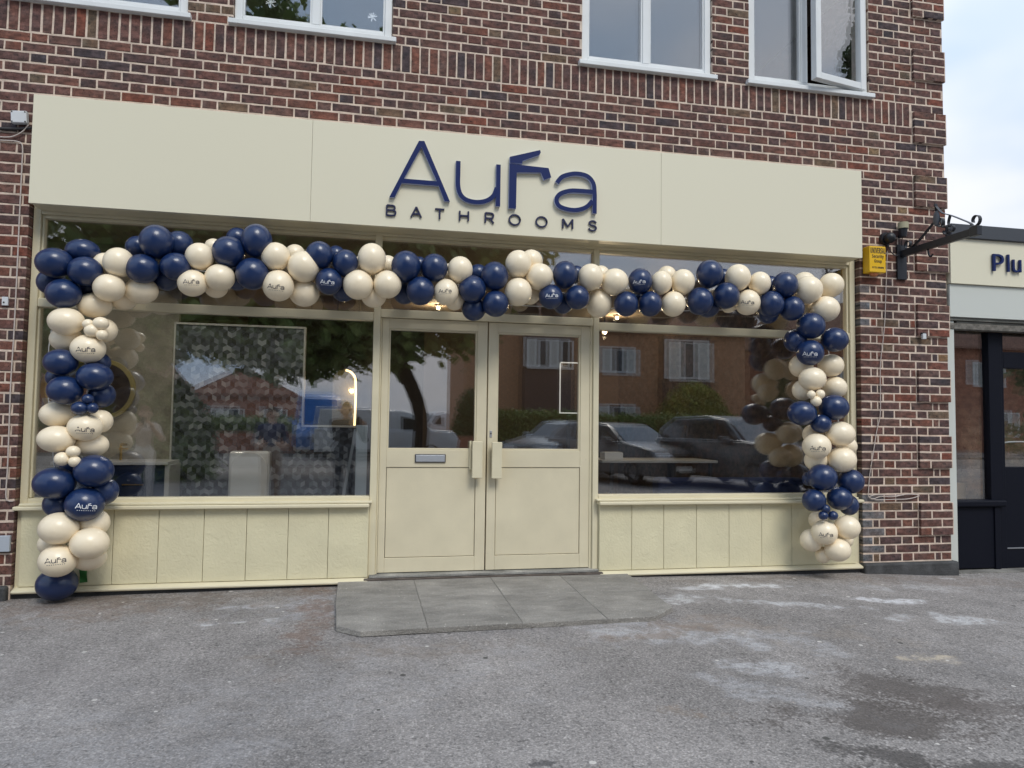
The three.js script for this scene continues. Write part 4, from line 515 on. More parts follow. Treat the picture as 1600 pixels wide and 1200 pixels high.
// ---------------------------------------------------------------- the low shop next door
{
  const n = thing('neighbour_shop', 'single storey neighbouring shop with cream sign and dark navy windows past the pier', 'shop'), X0 = 7.885, X1 = 13.5;
  const navyFrame = new THREE.MeshPhysicalMaterial({ color: lin(0.005, 0.006, 0.012), roughness: 0.55, specularIntensity: 0.3 }), pale = mat(lin(0.58, 0.60, 0.56), 0.5), slate = mat(lin(0.05, 0.056, 0.068), 0.6);
  part('roof_edge', rbox(X0 - 0.02, X1, 3.098, 3.225, -0.4, 0.06, 0.006), slate, n); part('roof', pbox(X0, X1, 3.10, 3.2, -8, -0.401), slate, n);
  const sb = part('sign_board', rbox(X0 - 0.008, X1, 2.672, 3.0975, -0.06, 0.03, 0.003), signPaint, n);
  [['P', 8.318, 0.160, 0.118], ['l', 8.478, 0.163, 0.02], ['u', 8.535, 0.119, 0.095], ['m', 8.72, 0.119, 0.15]].forEach(([c, x, h, w]) => { const g = new TextGeometry(c, { font, size: 0.2, depth: 0.02, curveSegments: 8, bevelEnabled: false }); g.computeBoundingBox(); const b = g.boundingBox; g.translate(-b.min.x, -b.min.y, 0); g.scale(w / (b.max.x - b.min.x), h / (b.max.y - b.min.y), 1); g.translate(x, 2.806, 0.038); part('letter', g, navyLetter, sb); });
  part('lower_board', rbox(X0 - 0.004, X1, 2.365, 2.669, -0.08, 0.008, 0.003), pale, n);
  part('shutter_rail', merge([rbox(X0 + 0.005, X1, 2.335, 2.362, -0.1, -0.012, 0.003), rbox(X0 + 0.1, X1, 2.314, 2.332, -0.1, -0.03, 0.003)]), mat(lin(0.33, 0.33, 0.30), 0.6, { map: concreteMap }), n);
  part('shutter_box', rbox(X0 + 0.012, X1, 2.255, 2.312, -0.11, -0.022, 0.006, 0.2), mat(lin(0.40, 0.38, 0.35), 0.8, { map: concreteMap, bumpMap: boardBump, bumpScale: 0.01 }), n, 'weathered shutter housing with flaking paint');
  part('corner_post', rbox(7.872, 7.955, 0.0, 2.334, -0.16, -0.03, 0.004), pale, n);
  part('window_bar', rbox(8.415, 8.555, 0.645, 2.254, -0.22, -0.12, 0.004), navyFrame, n);
  part('window_sill', rbox(7.957, 8.56, 0.60, 0.665, -0.22, -0.085, 0.02), navyFrame, n); part('riser_panel', rbox(7.957, 8.50, 0.03, 0.599, -0.2, -0.125, 0.004), navyFrame, n);
  part('riser_post', rbox(8.44, 8.50, 0.02, 0.598, -0.2, -0.11, 0.004), navyFrame, n);
  part('window_pane', paneGeo(7.956, 8.415, 0.64, 2.255, -0.16), glass, n);
  const d = part('door', merge([rbox(8.50, 8.60, 0.0, 2.254, -0.24, -0.14, 0.004), rbox(8.601, 9.5, 1.92, 2.075, -0.24, -0.14, 0.004), rbox(8.601, 9.5, 0.02, 0.972, -0.24, -0.145, 0.004), rbox(9.5, 9.62, 0.0, 2.254, -0.24, -0.14, 0.004)]), navyFrame, n);
  part('pane', paneGeo(8.6, 9.5, 0.972, 1.92, -0.18), glass, d); part('pane', paneGeo(8.6, 9.5, 2.075, 2.254, -0.18), glass, d); part('kick_strip', rbox(8.60, 9.5, 0.20, 0.212, -0.146, -0.138, 0.002), chrome, d);
  part('pull_rail', tube([[8.61, 1.10, -0.20], [8.615, 1.17, -0.21], [8.66, 1.20, -0.21], [9.4, 1.20, -0.21]], 0.008, 30, 6), pvcWhite, d);
  part('threshold', rbox(7.956, 13.4, -0.06, 0.018, -0.25, -0.01, 0.006), mat(lin(0.42, 0.41, 0.39), 0.9, { map: concreteMap }), n);
  part('front_wall', pbox(9.62, X1, -0.05, 2.254, -0.22, -0.12, 0.5), navyFrame, n);
  const brown = mat(lin(0.42, 0.27, 0.13), 0.8, { map: mortarMap }), brown2 = mat(lin(0.32, 0.22, 0.14), 0.85, { map: brickMaps[0] });
  part('inner_wall', pbox(7.87, 7.95, -0.05, 2.9, -4.5, -0.161), brown, n); part('inner_board', pbox(8.12, X1, 0.05, 2.69, -0.62, -0.58), brown2, n); part('inner_board', pbox(7.951, 8.119, 0.05, 2.69, -0.60, -0.57), brown, n); part('inner_wall', pbox(X1 - 0.1, X1, -0.05, 2.9, -4.5, -0.23), brown, n); part('inner_floor', pbox(7.95, X1, -0.06, 0.05, -3.1, -0.26), brown2, n); part('inner_ceiling', pbox(7.95, X1, 2.70, 2.78, -4.5, -0.11), brown2, n);
  part('ledge', rbox(7.96, 8.40, 0.05, 0.80, -0.56, -0.40, 0.01), mat(lin(0.34, 0.24, 0.13), 0.6), n);
}

// ---------------------------------------------------------------- inside the shop
const plaster = mat(lin(0.40, 0.39, 0.34), 0.9, { map: mortarMap }), dim = mat(lin(0.14, 0.11, 0.085), 0.9), ceil = mat(lin(0.24, 0.185, 0.13), 0.9);
struct('shop_floor', pbox(-2.34, 7.6, 0.02, 0.115, -7.99, -0.151), mat(lin(0.16, 0.15, 0.14), 0.35, { map: concreteMap }), 'grey tiled floor inside the shop');
struct('shop_ceiling', pbox(-2.34, 7.6, 2.97, 3.05, -7.99, -0.251), ceil, 'plain ceiling inside the shop');
struct('shop_back_wall', pbox(-2.34, 7.6, 0.12, 2.96, -7.0, -6.9), dim, 'dark wall at the back of the shop');
struct('shop_right_wall', pbox(7.15, 7.25, 0.12, 2.96, -6.89, -0.26), mat(lin(0.16, 0.12, 0.095), 0.9, { map: brickMaps[0] }), 'brown side wall inside the right window');
struct('shop_left_wall', pbox(-1.1, -1.0, 0.12, 2.96, -1.76, -0.26), plaster, 'plain side wall inside the left window');
struct('display_wall', pbox(-0.99, 0.845, 0.12, 2.96, -1.78, -1.7), plaster, 'plain grey plaster display wall in the left window');
const hexTex = (() => { const cv = document.createElement('canvas'); cv.width = 768; cv.height = 768; const c = cv.getContext('2d'), r = rng(12); c.fillStyle = '#3c4046'; c.fillRect(0, 0, 768, 768); const w = 64, h = 768 / 14; // chevron hexagons printed in greys
  const cols = ['#7b8084', '#666b70', '#8b8f91', '#555a60', '#2b2e33', '#121417', '#70757a', '#5e6469', '#1d2024', '#4a4f55'];
  for (let row = -1; row < 15; row++) for (let col = -1; col < 13; col++) { const x = col * w + (row % 2 ? w / 2 : 0), y = row * h; for (const s of [0, 1]) { const key = ((col % 12 + 12) % 12) * 31 + ((row % 14 + 14) % 14) * 7 + s * 3; const rr = rng(key); c.fillStyle = cols[Math.floor(rr() * cols.length)]; c.beginPath(); if (s === 0) { c.moveTo(x, y + h * 0.33); c.lineTo(x + w / 2, y); c.lineTo(x + w / 2, y + h * 0.66); c.lineTo(x, y + h); } else { c.moveTo(x + w / 2, y); c.lineTo(x + w, y + h * 0.33); c.lineTo(x + w, y + h); c.lineTo(x + w / 2, y + h * 0.66); } c.closePath(); c.fill(); } }
  const t = new THREE.CanvasTexture(cv); t.wrapS = t.wrapT = THREE.RepeatWrapping; t.colorSpace = THREE.SRGBColorSpace; return t; })();
{
  const p = thing('wallpapered_partition', 'display partition papered in dark grey hexagon pattern behind the left window', 'partition');
  const s = shapeOf([[0.848, 0.12], [2.60, 0.12], [2.60, 1.262], [2.01, 1.262], [2.01, 2.215], [0.848, 2.215]]);
  part('papered_wall', metre(extr(s, 0.08, 0, -1.68), 0.95), mat(lin(0.9, 0.92, 0.94), 0.55, { map: hexTex }), p);
  part('edge_trim', merge([rbox(0.846, 2.03, 2.216, 2.236, -1.69, -1.585, 0.003), rbox(2.011, 2.03, 1.283, 2.2155, -1.69, -1.585, 0.003), rbox(2.011, 2.62, 1.263, 1.282, -1.69, -1.585, 0.003), rbox(0.83, 0.846, 0.12, 2.236, -1.69, -1.59, 0.003)]), mat(lin(0.50, 0.50, 0.46), 0.5), p);
  const mr = thing('pill_mirror', 'wide rounded mirror in a gold frame on the wall at the left window', 'mirror'); const pill = (w, h) => { const q = new THREE.Shape(), R = h / 2; q.absarc(w / 2 - R, 0, R, -Math.PI / 2, Math.PI / 2); q.absarc(-w / 2 + R, 0, R, Math.PI / 2, Math.PI * 1.5); return q; };
  const ring = pill(0.80, 0.56); ring.holes.push(pill(0.73, 0.49)); const fr = extr(ring, 0.03, 0.003, -1.698); fr.translate(0.09, 1.59, 0); part('frame', fr, mat(lin(0.62, 0.53, 0.22), 0.42, { metalness: 0.7 }), mr); const gl = extr(pill(0.73, 0.49), 0.01, 0, -1.697); gl.translate(0.09, 1.59, 0); part('mirror_glass', gl, mat(lin(0.75, 0.77, 0.78), 0.03, { metalness: 1 }), mr);
  const va = thing('vanity_unit', 'navy vanity unit with white top and gold tap inside the left window', 'vanity unit'); part('cabinet', rbox(0.0, 0.89, 0.12, 0.915, -1.69, -1.2, 0.004), mat(lin(0.012, 0.024, 0.062), 0.35), va); part('worktop', rbox(-0.02, 0.92, 0.916, 0.945, -1.69, -1.18, 0.004), mat(lin(0.6, 0.6, 0.58), 0.25), va); part('end_panel', rbox(0.891, 0.93, 0.12, 0.9155, -1.69, -1.19, 0.004), mat(lin(0.5, 0.5, 0.48), 0.4), va); part('drawer_pull', rbox(0.55, 0.72, 0.74, 0.75, -1.199, -1.18, 0.002), gold, va);
  part('tap', merge([tube([[0.44, 0.945, -1.5], [0.44, 1.08, -1.5], [0.46, 1.09, -1.45], [0.52, 1.09, -1.36]], 0.012, 24, 8), rbox(0.42, 0.50, 1.04, 1.052, -1.51, -1.49, 0.003)]), gold, va);
  const to = thing('toilet', 'white close coupled toilet with rounded lid standing before the papered partition', 'toilet'); const wc = mat(lin(0.62, 0.64, 0.62), 0.18, { coat: 0.4 }); part('cistern', rbox(1.385, 1.75, 0.46, 1.035, -1.58, -1.40, 0.03), wc, to);
  { const q = new THREE.Shape(); q.absarc(0, 0.24, 0.155, 0, Math.PI); q.lineTo(-0.16, -0.1); q.lineTo(0.16, -0.1); const g = extr(q, 0.03, 0.006, -1.395); g.translate(1.575, 0.63, 0); part('lid', g, wc, to); const bowl = new THREE.LatheGeometry([[0.001, 0], [0.12, 0], [0.13, 0.1], [0.115, 0.2], [0.17, 0.34], [0.19, 0.40], [0.15, 0.405], [0.1, 0.3], [0.001, 0.22]].map(([a, b]) => new THREE.Vector2(a, b)), 28); bowl.scale(0.95, 1, 1.25); bowl.translate(1.575, 0.12, -1.16); part('bowl', bowl, wc, to); }
  const sc = thing('shower_screen', 'pale shower panel leaning by the doors inside the left window', 'panel'); { const g = rbox(2.535, 2.635, 0.12, 1.29, -1.02, -0.98, 0.004); part('sheet', g, mat(lin(0.42, 0.50, 0.54), 0.3), sc); const l = new THREE.BoxGeometry(0.025, 1.15, 0.03); l.rotateZ(-0.16); l.translate(2.44, 0.69, -1.0); part('prop', l, mat(lin(0.25, 0.28, 0.30), 0.4), sc); }
  const led = mat(lin(0.4, 0.3, 0.15), 0.5, { emissive: lin(1, 0.72, 0.34), emissiveIntensity: 2.2 });
  const am = thing('arch_mirror_light', 'lit gold arched mirror glowing behind the partition opening', 'mirror'); part('glow_tube', tube([[2.50, 1.15, -3.4], [2.505, 1.75, -3.4], [2.49, 1.87, -3.4], [2.44, 1.93, -3.4], [2.38, 1.95, -3.4]], 0.013, 40, 8), led, am); { const q = new THREE.Shape(); q.absarc(0, 0, 0.13, 0, Math.PI); q.lineTo(-0.13, -0.75); q.lineTo(0.13, -0.75); const g = extr(q, 0.02, 0, -3.43); g.translate(2.36, 1.82, 0); part('mirror_glass', g, mat(lin(0.30, 0.24, 0.13), 0.15, { metalness: 0.8 }), am); const pl = new THREE.PointLight(new THREE.Color(1, 0.75, 0.4), 0.25); pl.position.set(2.46, 1.7, -3.3); pl.castShadow = true; am.add(pl); }
  const inner = mat(lin(0.035, 0.03, 0.028), 0.7); struct('inner_partition', merge([pbox(1.2, 3.35, 0.12, 2.6, -3.7, -3.62)]), inner, 'dark panelled wall seen through the partition opening');
  const lm = thing('mirror_light', 'square mirror with a lit white edge seen through the right door', 'mirror'); { const a = [4.84, 5.08, 1.45, 2.04], w = 0.012, z = -2.5; part('lit_edge', merge([pbox(a[0], a[0] + w, a[2], a[3], z, z + 0.012), pbox(a[1] - w, a[1], a[2], a[3] + 0.02, z, z + 0.012), pbox(a[0] + w, a[1] - w, a[2], a[2] + w, z, z + 0.012), pbox(a[0] + w, a[1] - w, a[3], a[3] + w, z, z + 0.012)]), mat(lin(0.5, 0.5, 0.5), 0.5, { emissive: lin(0.9, 0.92, 0.88), emissiveIntensity: 0.4 }), lm); part('mirror_glass', pbox(a[0], a[1], a[2], a[3], z - 0.03, z - 0.001), mat(lin(0.10, 0.09, 0.08), 0.2, { metalness: 0.8 }), lm); part('stand', pbox(4.94, 4.98, 0.12, 1.449, z - 0.03, z - 0.01), inner, lm); }
  const spots = [[0.35, 'spotlight over the vanity behind the left window head'], [1.15, 'spotlight over the toilet behind the left window head'], [2.1, 'spotlight at the door end of the left window head'], [5.2, 'spotlight over the desk behind the right window head'], [6.3, 'spotlight over the sofa behind the right window head']];
  for (const [x, lab] of spots) { const t = thing('window_spotlight', 'warm ' + lab, 'spotlight', [x, 2.955, -0.48], 0, 'shop ceiling spotlights'); part('rim', new THREE.CylinderGeometry(0.045, 0.05, 0.03, 16), chrome, t); const b = new THREE.SphereGeometry(0.026, 12, 8); b.translate(0, -0.03, 0); part('bulb', b, mat(lin(0.5, 0.45, 0.35), 0.5, { emissive: lin(1, 0.86, 0.62), emissiveIntensity: 6 }), t); const l = new THREE.SpotLight(new THREE.Color(1, 0.93, 0.8), x < 3 ? 1.5 : 0.8, 0, 0.75, 0.8, 2); l.position.set(0, -0.08, 0); l.target.position.set(0, -1.75, -1.15); l.castShadow = true; t.add(l, l.target); }
  const downs = [[1.90, -4.3], [2.24, -4.3], [2.52, -4.3], [5.05, -1.5], [6.3, -4.6], [3.6, -4.4]];
  downs.forEach(([x, z], i) => {
    const far = i < 3, y = far ? 2.27 : i === 3 ? 2.33 : 2.955, t = thing('downlight', ['first small warm spotlight from the left seen through the partition opening', 'second small warm spotlight seen through the partition opening', 'third small warm spotlight seen through the partition opening', 'bright warm spotlight at the top left of the right window', 'recessed ceiling spotlight over the sofa in the right window', 'recessed ceiling spotlight behind the double doors'][i], 'spotlight', [x, y, z], 0, 'shop ceiling spotlights');
    const c = new THREE.CylinderGeometry(0.045, 0.05, 0.03, 16); part('rim', c, chrome, t); const b = new THREE.SphereGeometry(0.026, 12, 8); b.translate(0, -0.03, 0); part('bulb', b, mat(lin(0.5, 0.45, 0.35), 0.5, { emissive: lin(1, 0.78, 0.42), emissiveIntensity: far ? 5 : 9 }), t);
    if (far || i === 3) { const rod = new THREE.CylinderGeometry(0.006, 0.006, 2.97 - y, 6); rod.translate(0, (2.97 - y) / 2, 0); part('drop_rod', rod, blackIron, t); }
    const l = new THREE.PointLight(new THREE.Color(1, 0.78, 0.48), far ? 0.25 : 0.8); l.position.set(0, -0.08, 0); l.castShadow = true; t.add(l);
  });
  const tb = thing('display_desk', 'pale desk with dark legs and a small white box inside the right window', 'desk'); part('desk_top', rbox(5.0, 6.28, 0.935, 0.962, -2.0, -1.4, 0.004), mat(lin(0.45, 0.45, 0.43), 0.35), tb); for (const [x, z] of [[5.1, -1.45], [5.1, -1.95], [5.78, -1.45], [5.95, -1.95], [6.2, -1.45]]) part('leg', rbox(x, x + 0.035, 0.12, 0.934, z - 0.018, z + 0.018, 0.003), inner, tb);
  const bx = thing('card_box', 'small white carton on the left end of the pale desk', 'box'); part('carton', rbox(5.06, 5.26, 0.963, 1.035, -1.65, -1.5, 0.003), mat(lin(0.6, 0.6, 0.58), 0.7), bx); part('flap', rbox(5.07, 5.25, 1.0355, 1.04, -1.64, -1.51, 0.001), mat(lin(0.52, 0.52, 0.5), 0.7), bx);
  const so = thing('navy_sofa', 'low navy sofa back along the foot of the right window', 'sofa'); part('sofa_back', rbox(5.48, 7.1, 0.34, 0.80, -1.28, -1.1, 0.04), mat(lin(0.012, 0.022, 0.075), 0.75), so); part('sofa_seat', rbox(5.50, 7.08, 0.16, 0.46, -1.9, -1.285, 0.04), mat(lin(0.012, 0.022, 0.07), 0.75), so); for (const x of [5.6, 6.98]) part('foot', rbox(x, x + 0.04, 0.115, 0.165, -1.25, -1.2, 0.004), inner, so);
}

// ---------------------------------------------------------------- across the way: what the glass mirrors
const leafQuad = (() => { const r = rng(3), gs = []; for (let i = 0; i < 7; i++) { const g = new THREE.PlaneGeometry(0.15, 0.10); g.rotateX(r() * 6.3); g.rotateY(r() * 6.3); g.rotateZ(r() * 6.3); g.translate((r() - 0.5) * 0.5, (r() - 0.5) * 0.42, (r() - 0.5) * 0.5); gs.push(g); } return merge(gs); })();
const leafMat = new THREE.MeshPhysicalMaterial({ color: lin(0.15, 0.22, 0.06), roughness: 0.75, transmission: 0.3, thickness: 0, side: THREE.DoubleSide });
const leafDark = new THREE.MeshPhysicalMaterial({ color: lin(0.07, 0.115, 0.045), roughness: 0.8, transmission: 0.2, thickness: 0, side: THREE.DoubleSide });
const bark = mat(lin(0.09, 0.07, 0.055), 0.95, { map: brickMaps[0], bumpMap: brickBump, bumpScale: 0.02 });
function foliage(name, parent, m, n, at, scale, seed) { // at(r) gives a point of the crown
  const I = new THREE.InstancedMesh(leafQuad, m, n), r = rng(seed), M = new THREE.Matrix4(), Q = new THREE.Quaternion(), E = new THREE.Euler(), col = new THREE.Color();
  for (let i = 0; i < n; i++) { const p = at(r), s = scale * (0.65 + 0.7 * r()); E.set(r() * 6.3, r() * 6.3, r() * 6.3); Q.setFromEuler(E); M.compose(new THREE.Vector3(...p), Q, new THREE.Vector3(s, s, s)); I.setMatrixAt(i, M); const k = 0.75 + 0.5 * r(); I.setColorAt(i, col.setRGB(k * (0.9 + 0.25 * r()), k, k * 0.9)); }
  I.name = name; I.userData.kind = 'stuff'; parent.add(I); return I;
}
const ball = (r) => { let x, y, z; do { x = r() * 2 - 1; y = r() * 2 - 1; z = r() * 2 - 1; } while (x * x + y * y + z * z > 1); return [x, y, z]; };
function broadleaf(label, x, z, trunkH, c, rad, blobs, per, seed, low = []) {
  const t = thing('street_tree', label, 'tree', [x, 0, z], 0), r = rng(seed), B2 = [];
  for (let i = 0; i < blobs; i++) { const q = ball(r), l = Math.hypot(...q) || 1, k = (0.55 + 0.45 * r()) / l * Math.max(l, 0.7); B2.push([c[0] - x + q[0] * k * rad[0], c[1] + q[1] * k * rad[1], c[2] - z + q[2] * k * rad[2], 0.75 + 0.65 * r()]); }
  for (const q of low) B2.push([q[0] - x, q[1], q[2] - z, q[3]]);
  const tr = [tube([[0, -0.1, 0], [0.05, trunkH * 0.5, 0.05], [(c[0] - x) * 0.2, trunkH, (c[2] - z) * 0.2], [(c[0] - x) * 0.8, c[1], (c[2] - z) * 0.8]], 0.2, 20, 10)];
  for (let i = 0; i < Math.min(16, blobs); i++) { const b = B2[i]; tr.push(tube([[(c[0] - x) * 0.15, trunkH * (0.75 + 0.3 * r()), 0], [b[0] * 0.5, (b[1] + trunkH) / 2 + 0.3, b[2] * 0.5], [b[0], b[1], b[2]]], 0.07, 10, 6)); }
  part('trunk', merge(tr), bark, t);
  foliage('crown', t, leafMat, B2.length * per, (q) => { const b = B2[Math.floor(q() * B2.length)], p = ball(q); return [b[0] + p[0] * b[3] * 1.15, b[1] + p[1] * b[3] * 0.8, b[2] + p[2] * b[3] * 1.15]; }, 1.25, seed + 1);
}
broadleaf('big leafy street tree across the forecourt mirrored in the left windows', 4.1, 14.2, 3.2, [1.0, 7.6, 14.5], [6.4, 5.1, 4.6], 112, 150, 21, [[-3.6, 3.0, 12.4, 0.9], [-2.2, 3.3, 12.2, 0.9], [-0.3, 3.4, 12.2, 0.8], [0.9, 3.0, 12.2, 0.8], [2.4, 3.4, 12.0, 0.9], [-1.2, 3.6, 11.9, 0.9], [-4.2, 3.9, 13.0, 1.1], [-3.0, 3.3, 13.2, 1.0], [-2.6, 4.4, 12.6, 1.2], [-1.2, 4.0, 12.8, 1.1], [-0.2, 4.6, 12.4, 1.2], [0.8, 3.9, 12.6, 1.1], [1.6, 3.2, 13.0, 0.9], [2.2, 4.4, 12.2, 1.2], [3.2, 3.6, 12.6, 1.0], [3.9, 4.6, 12.4, 1.2], [4.8, 3.9, 12.8, 1.0], [5.6, 4.9, 13.0, 1.1], [-3.8, 5.2, 12.4, 1.2], [0.2, 5.6, 11.8, 1.3], [2.8, 5.8, 11.8, 1.3], [6.3, 5.9, 13.2, 1.0]]);
function hedge(name, label, x0, x1, y1, z, d, n, m, seed, top) {
  const t = thing(name, label, name === 'hedge' ? 'hedge' : 'bush', [(x0 + x1) / 2, 0, z]); const w = (x1 - x0) / 2;
  part('core', (() => { const g = top ? new THREE.SphereGeometry(1, 20, 14) : new THREE.BoxGeometry(2, 2, 2, 1, 1, 1); g.scale(w * 0.9, y1 * (top ? 0.9 : 0.46), d * 0.9); g.translate(0, top ? 0 : y1 * 0.47, 0); return g; })(), leafDark.clone(), t);
  foliage('leaves', t, m, n, (r) => { if (top) { const p = ball(r), l = Math.hypot(...p); const k = (0.86 + 0.14 * r()) / l; return [p[0] * k * w, Math.abs(p[1] * k) * y1, p[2] * k * d]; } const f = r(); return f < 0.55 ? [(r() * 2 - 1) * w, r() * y1, -d * (0.92 + 0.1 * r())] : [(r() * 2 - 1) * w, y1 * (0.95 + 0.06 * r()), (r() * 2 - 1) * d]; }, 0.8, seed);
}
hedge('hedge', 'long clipped hedge in front of the brick houses across the road', 8.6, 26, 1.72, 30, 0.6, 4200, leafMat, 31);
const limeLeaf = leafMat.clone(); limeLeaf.color = lin(0.24, 0.27, 0.05);
hedge('dome_bush', 'large yellow green clipped dome bush behind the long hedge', 18.3, 22.8, 3.7, 31.8, 1.6, 2200, limeLeaf, 32, true);
hedge('dark_bush', 'dark tall bush at the right end of the brick houses', 23.3, 26.4, 5.0, 29.5, 1.4, 2200, leafDark, 33, true);
hedge('garden_bush', 'round dark green bush beside the distant white van', 7.4, 9.4, 3.1, 32.6, 1.3, 1500, leafDark, 35, true);
hedge('dark_bush', 'broad dark shrub beside the forecourt mirrored at the left end of the left window', -3.5, -0.9, 2.3, 12.9, 1.2, 2200, leafMat, 37, true);
hedge('low_hedge', 'low hedge before the gabled house', -14, 2.5, 1.25, 36, 0.6, 2200, leafMat, 36);
{ // conifer mirrored in the open casement
  const t = thing('conifer_tree', 'tall drooping conifer beyond the neighbouring shop', 'tree', [21.1, 0, 7.75]); part('trunk', tube([[0, -0.1, 0], [0.05, 6, 0], [0, 13.5, 0.05]], 0.16, 12, 8), bark, t);
  foliage('crown', t, leafDark, 5200, (r) => { const y = 1.2 + 12.6 * r(), R = (14 - y) * 0.24 * (0.75 + 0.4 * Math.sin(y * 4.2)) + 0.1, a = r() * 6.283, q = Math.sqrt(r()); return [Math.cos(a) * R * q, y - 0.5 * q * R * 0.5, Math.sin(a) * R * q]; }, 1.0, 41);
}
const houseBrick = mat(lin(0.92, 0.52, 0.31), 0.9, { map: brickMaps[0] }), houseBrick2 = mat(lin(0.74, 0.33, 0.21), 0.9, { map: brickMaps[1] }), tileHung = mat(lin(0.20, 0.13, 0.125), 0.85, { map: brickMaps[0] }), tileRoof = mat(lin(0.33, 0.165, 0.115), 0.85, { map: brickMaps[1] });
const winDark = mat(lin(0.05, 0.06, 0.07), 0.08), netCurtain = mat(lin(0.5, 0.52, 0.5), 0.8);
function house(label, x0, x1, z, depth, eaves, ridge, wallM, wins, gable) {
  const t = thing('brick_house', label, 'house', [0, 0, 0], 0, 'houses across the road');
  part('wall', pbox(x0, x1, -0.1, eaves, z, z + depth, 0.5), wallM, t);
  const zc = z + depth / 2, g = new THREE.BufferGeometry(), e = 0.4; const q = gable ? [[x0 - e, eaves - 0.2, z - 0.1], [x1 + e, eaves - 0.2, z - 0.1], [(x0 + x1) / 2, ridge, z - 0.1], [x0 - e, eaves - 0.2, z + depth], [x1 + e, eaves - 0.2, z + depth], [(x0 + x1) / 2, ridge, z + depth]] : [[x0 - e, eaves - 0.1, z - e], [x0 - e, eaves - 0.1, z + depth + e], [x0 + 1.5, ridge, zc], [x1 + e, eaves - 0.1, z - e], [x1 + e, eaves - 0.1, z + depth + e], [x1 - 1.5, ridge, zc]];
  g.setAttribute('position', new THREE.Float32BufferAttribute(q.flat(), 3)); g.setIndex([0, 2, 1, 3, 4, 5, 0, 3, 5, 0, 5, 2, 1, 2, 5, 1, 5, 4, 0, 1, 4, 0, 4, 3]); const h = g.toNonIndexed(); h.computeVertexNormals(); const rf = part('roof', metre(h, 0.5), tileRoof, t); part('chimney', pbox((x0 + x1) / 2 + 1, (x0 + x1) / 2 + 1.7, ridge - 0.8, ridge + 0.8, zc - 0.4, zc + 0.4, 0.5), wallM, rf);
  if (gable) { const s = shapeOf([[x0, eaves], [x1, eaves], [(x0 + x1) / 2, ridge - 0.15]]), gg = extr(s, 0.2); gg.translate(0, 0, z - 0.12); part('gable', metre(gg, 0.5), wallM, t); }
  for (const [a, b, c, d, n, bay] of wins) {
    const zz = bay ? z - 0.75 : z; if (bay) part('bay', merge([pbox(a - 0.15, b + 0.15, 0, c - 0.05, z - 0.74, z - 0.002, 0.5), pbox(a - 0.15, b + 0.15, d + 0.05, d + 0.3, z - 0.74, z - 0.002, 0.5), pbox(a - 0.1, b + 0.1, c - 0.049, d + 0.049, z - 0.6, z - 0.002, 0.5)]), tileHung, t);
    const w = part('window', merge([...Array.from({ length: n + 1 }, (_, i) => { const x = lerp(a, b, i / n); return pbox(x - 0.06, x + 0.06, c, d, zz - 0.06, zz - 0.003); }), pbox(a - 0.06, b + 0.06, c - 0.12, c, zz - 0.08, zz - 0.003), pbox(a - 0.06, b + 0.06, d, d + 0.08, zz - 0.06, zz - 0.003)]), upvc, t);
    for (let i = 0; i < n; i++) part('pane', pbox(lerp(a, b, i / n) + 0.061, lerp(a, b, (i + 1) / n) - 0.061, c + 0.001, d - 0.001, zz - 0.04, zz - 0.02), i % 2 ? winDark : netCurtain, w);
  }
}
house('pair of orange brick houses with tile hung bays behind the hedge across the road', 8.2, 25.4, 34.8, 8, 7.0, 10.2, houseBrick, [[11.7, 14.3, 4.55, 6.0, 4, true], [19.9, 22.6, 4.2, 6.3, 3, true], [16.1, 18.3, 4.5, 5.85, 3], [15.9, 18.3, 1.75, 2.5, 3], [11.65, 14.3, 1.6, 2.45, 3]]);
house('red brick gabled house far off mirrored in the left window', -8.6, -1.2, 45, 8, 2.9, 4.8, houseBrick2, [[-6.9, -4.9, 1.0, 2.0, 2], [-3.6, -2.2, 1.0, 2.0, 2]], true);
house('brick house with white windows at the far left across the road', -17, -9.2, 41, 8, 3.4, 6.6, houseBrick2, [[-11.1, -10.0, 1.85, 2.95, 3], [-15, -13, 1.0, 2.2, 3]]);
house('long brick house row further right beyond the neighbouring shop', 28.5, 50, 34, 8, 6.6, 9.8, houseBrick2, [[31, 33.4, 4.2, 5.6, 3], [36, 38.4, 4.2, 5.6, 3], [41, 43.4, 4.2, 5.6, 3], [36, 38.4, 1.0, 2.4, 3], [42, 44.4, 1.0, 2.4, 3]]);
// garden wall, road, kerb
solo('garden_wall', pbox(-14, 8.4, -0.1, 0.75, 27.4, 27.65, 0.5), houseBrick2, 'low red brick garden wall along the far pavement', 'wall');
struct('road', pbox(-60, 70, -0.4, -0.105, 17.5, 24.5, 2), mat(lin(0.5, 0.5, 0.5), 0.9, { map: tarTile }), 'tarmac road beyond the forecourt');
struct('kerb', pbox(-60, 70, -0.4, 0.0, 24.51, 24.65, 2), plinthMat, 'concrete kerb of the far pavement');
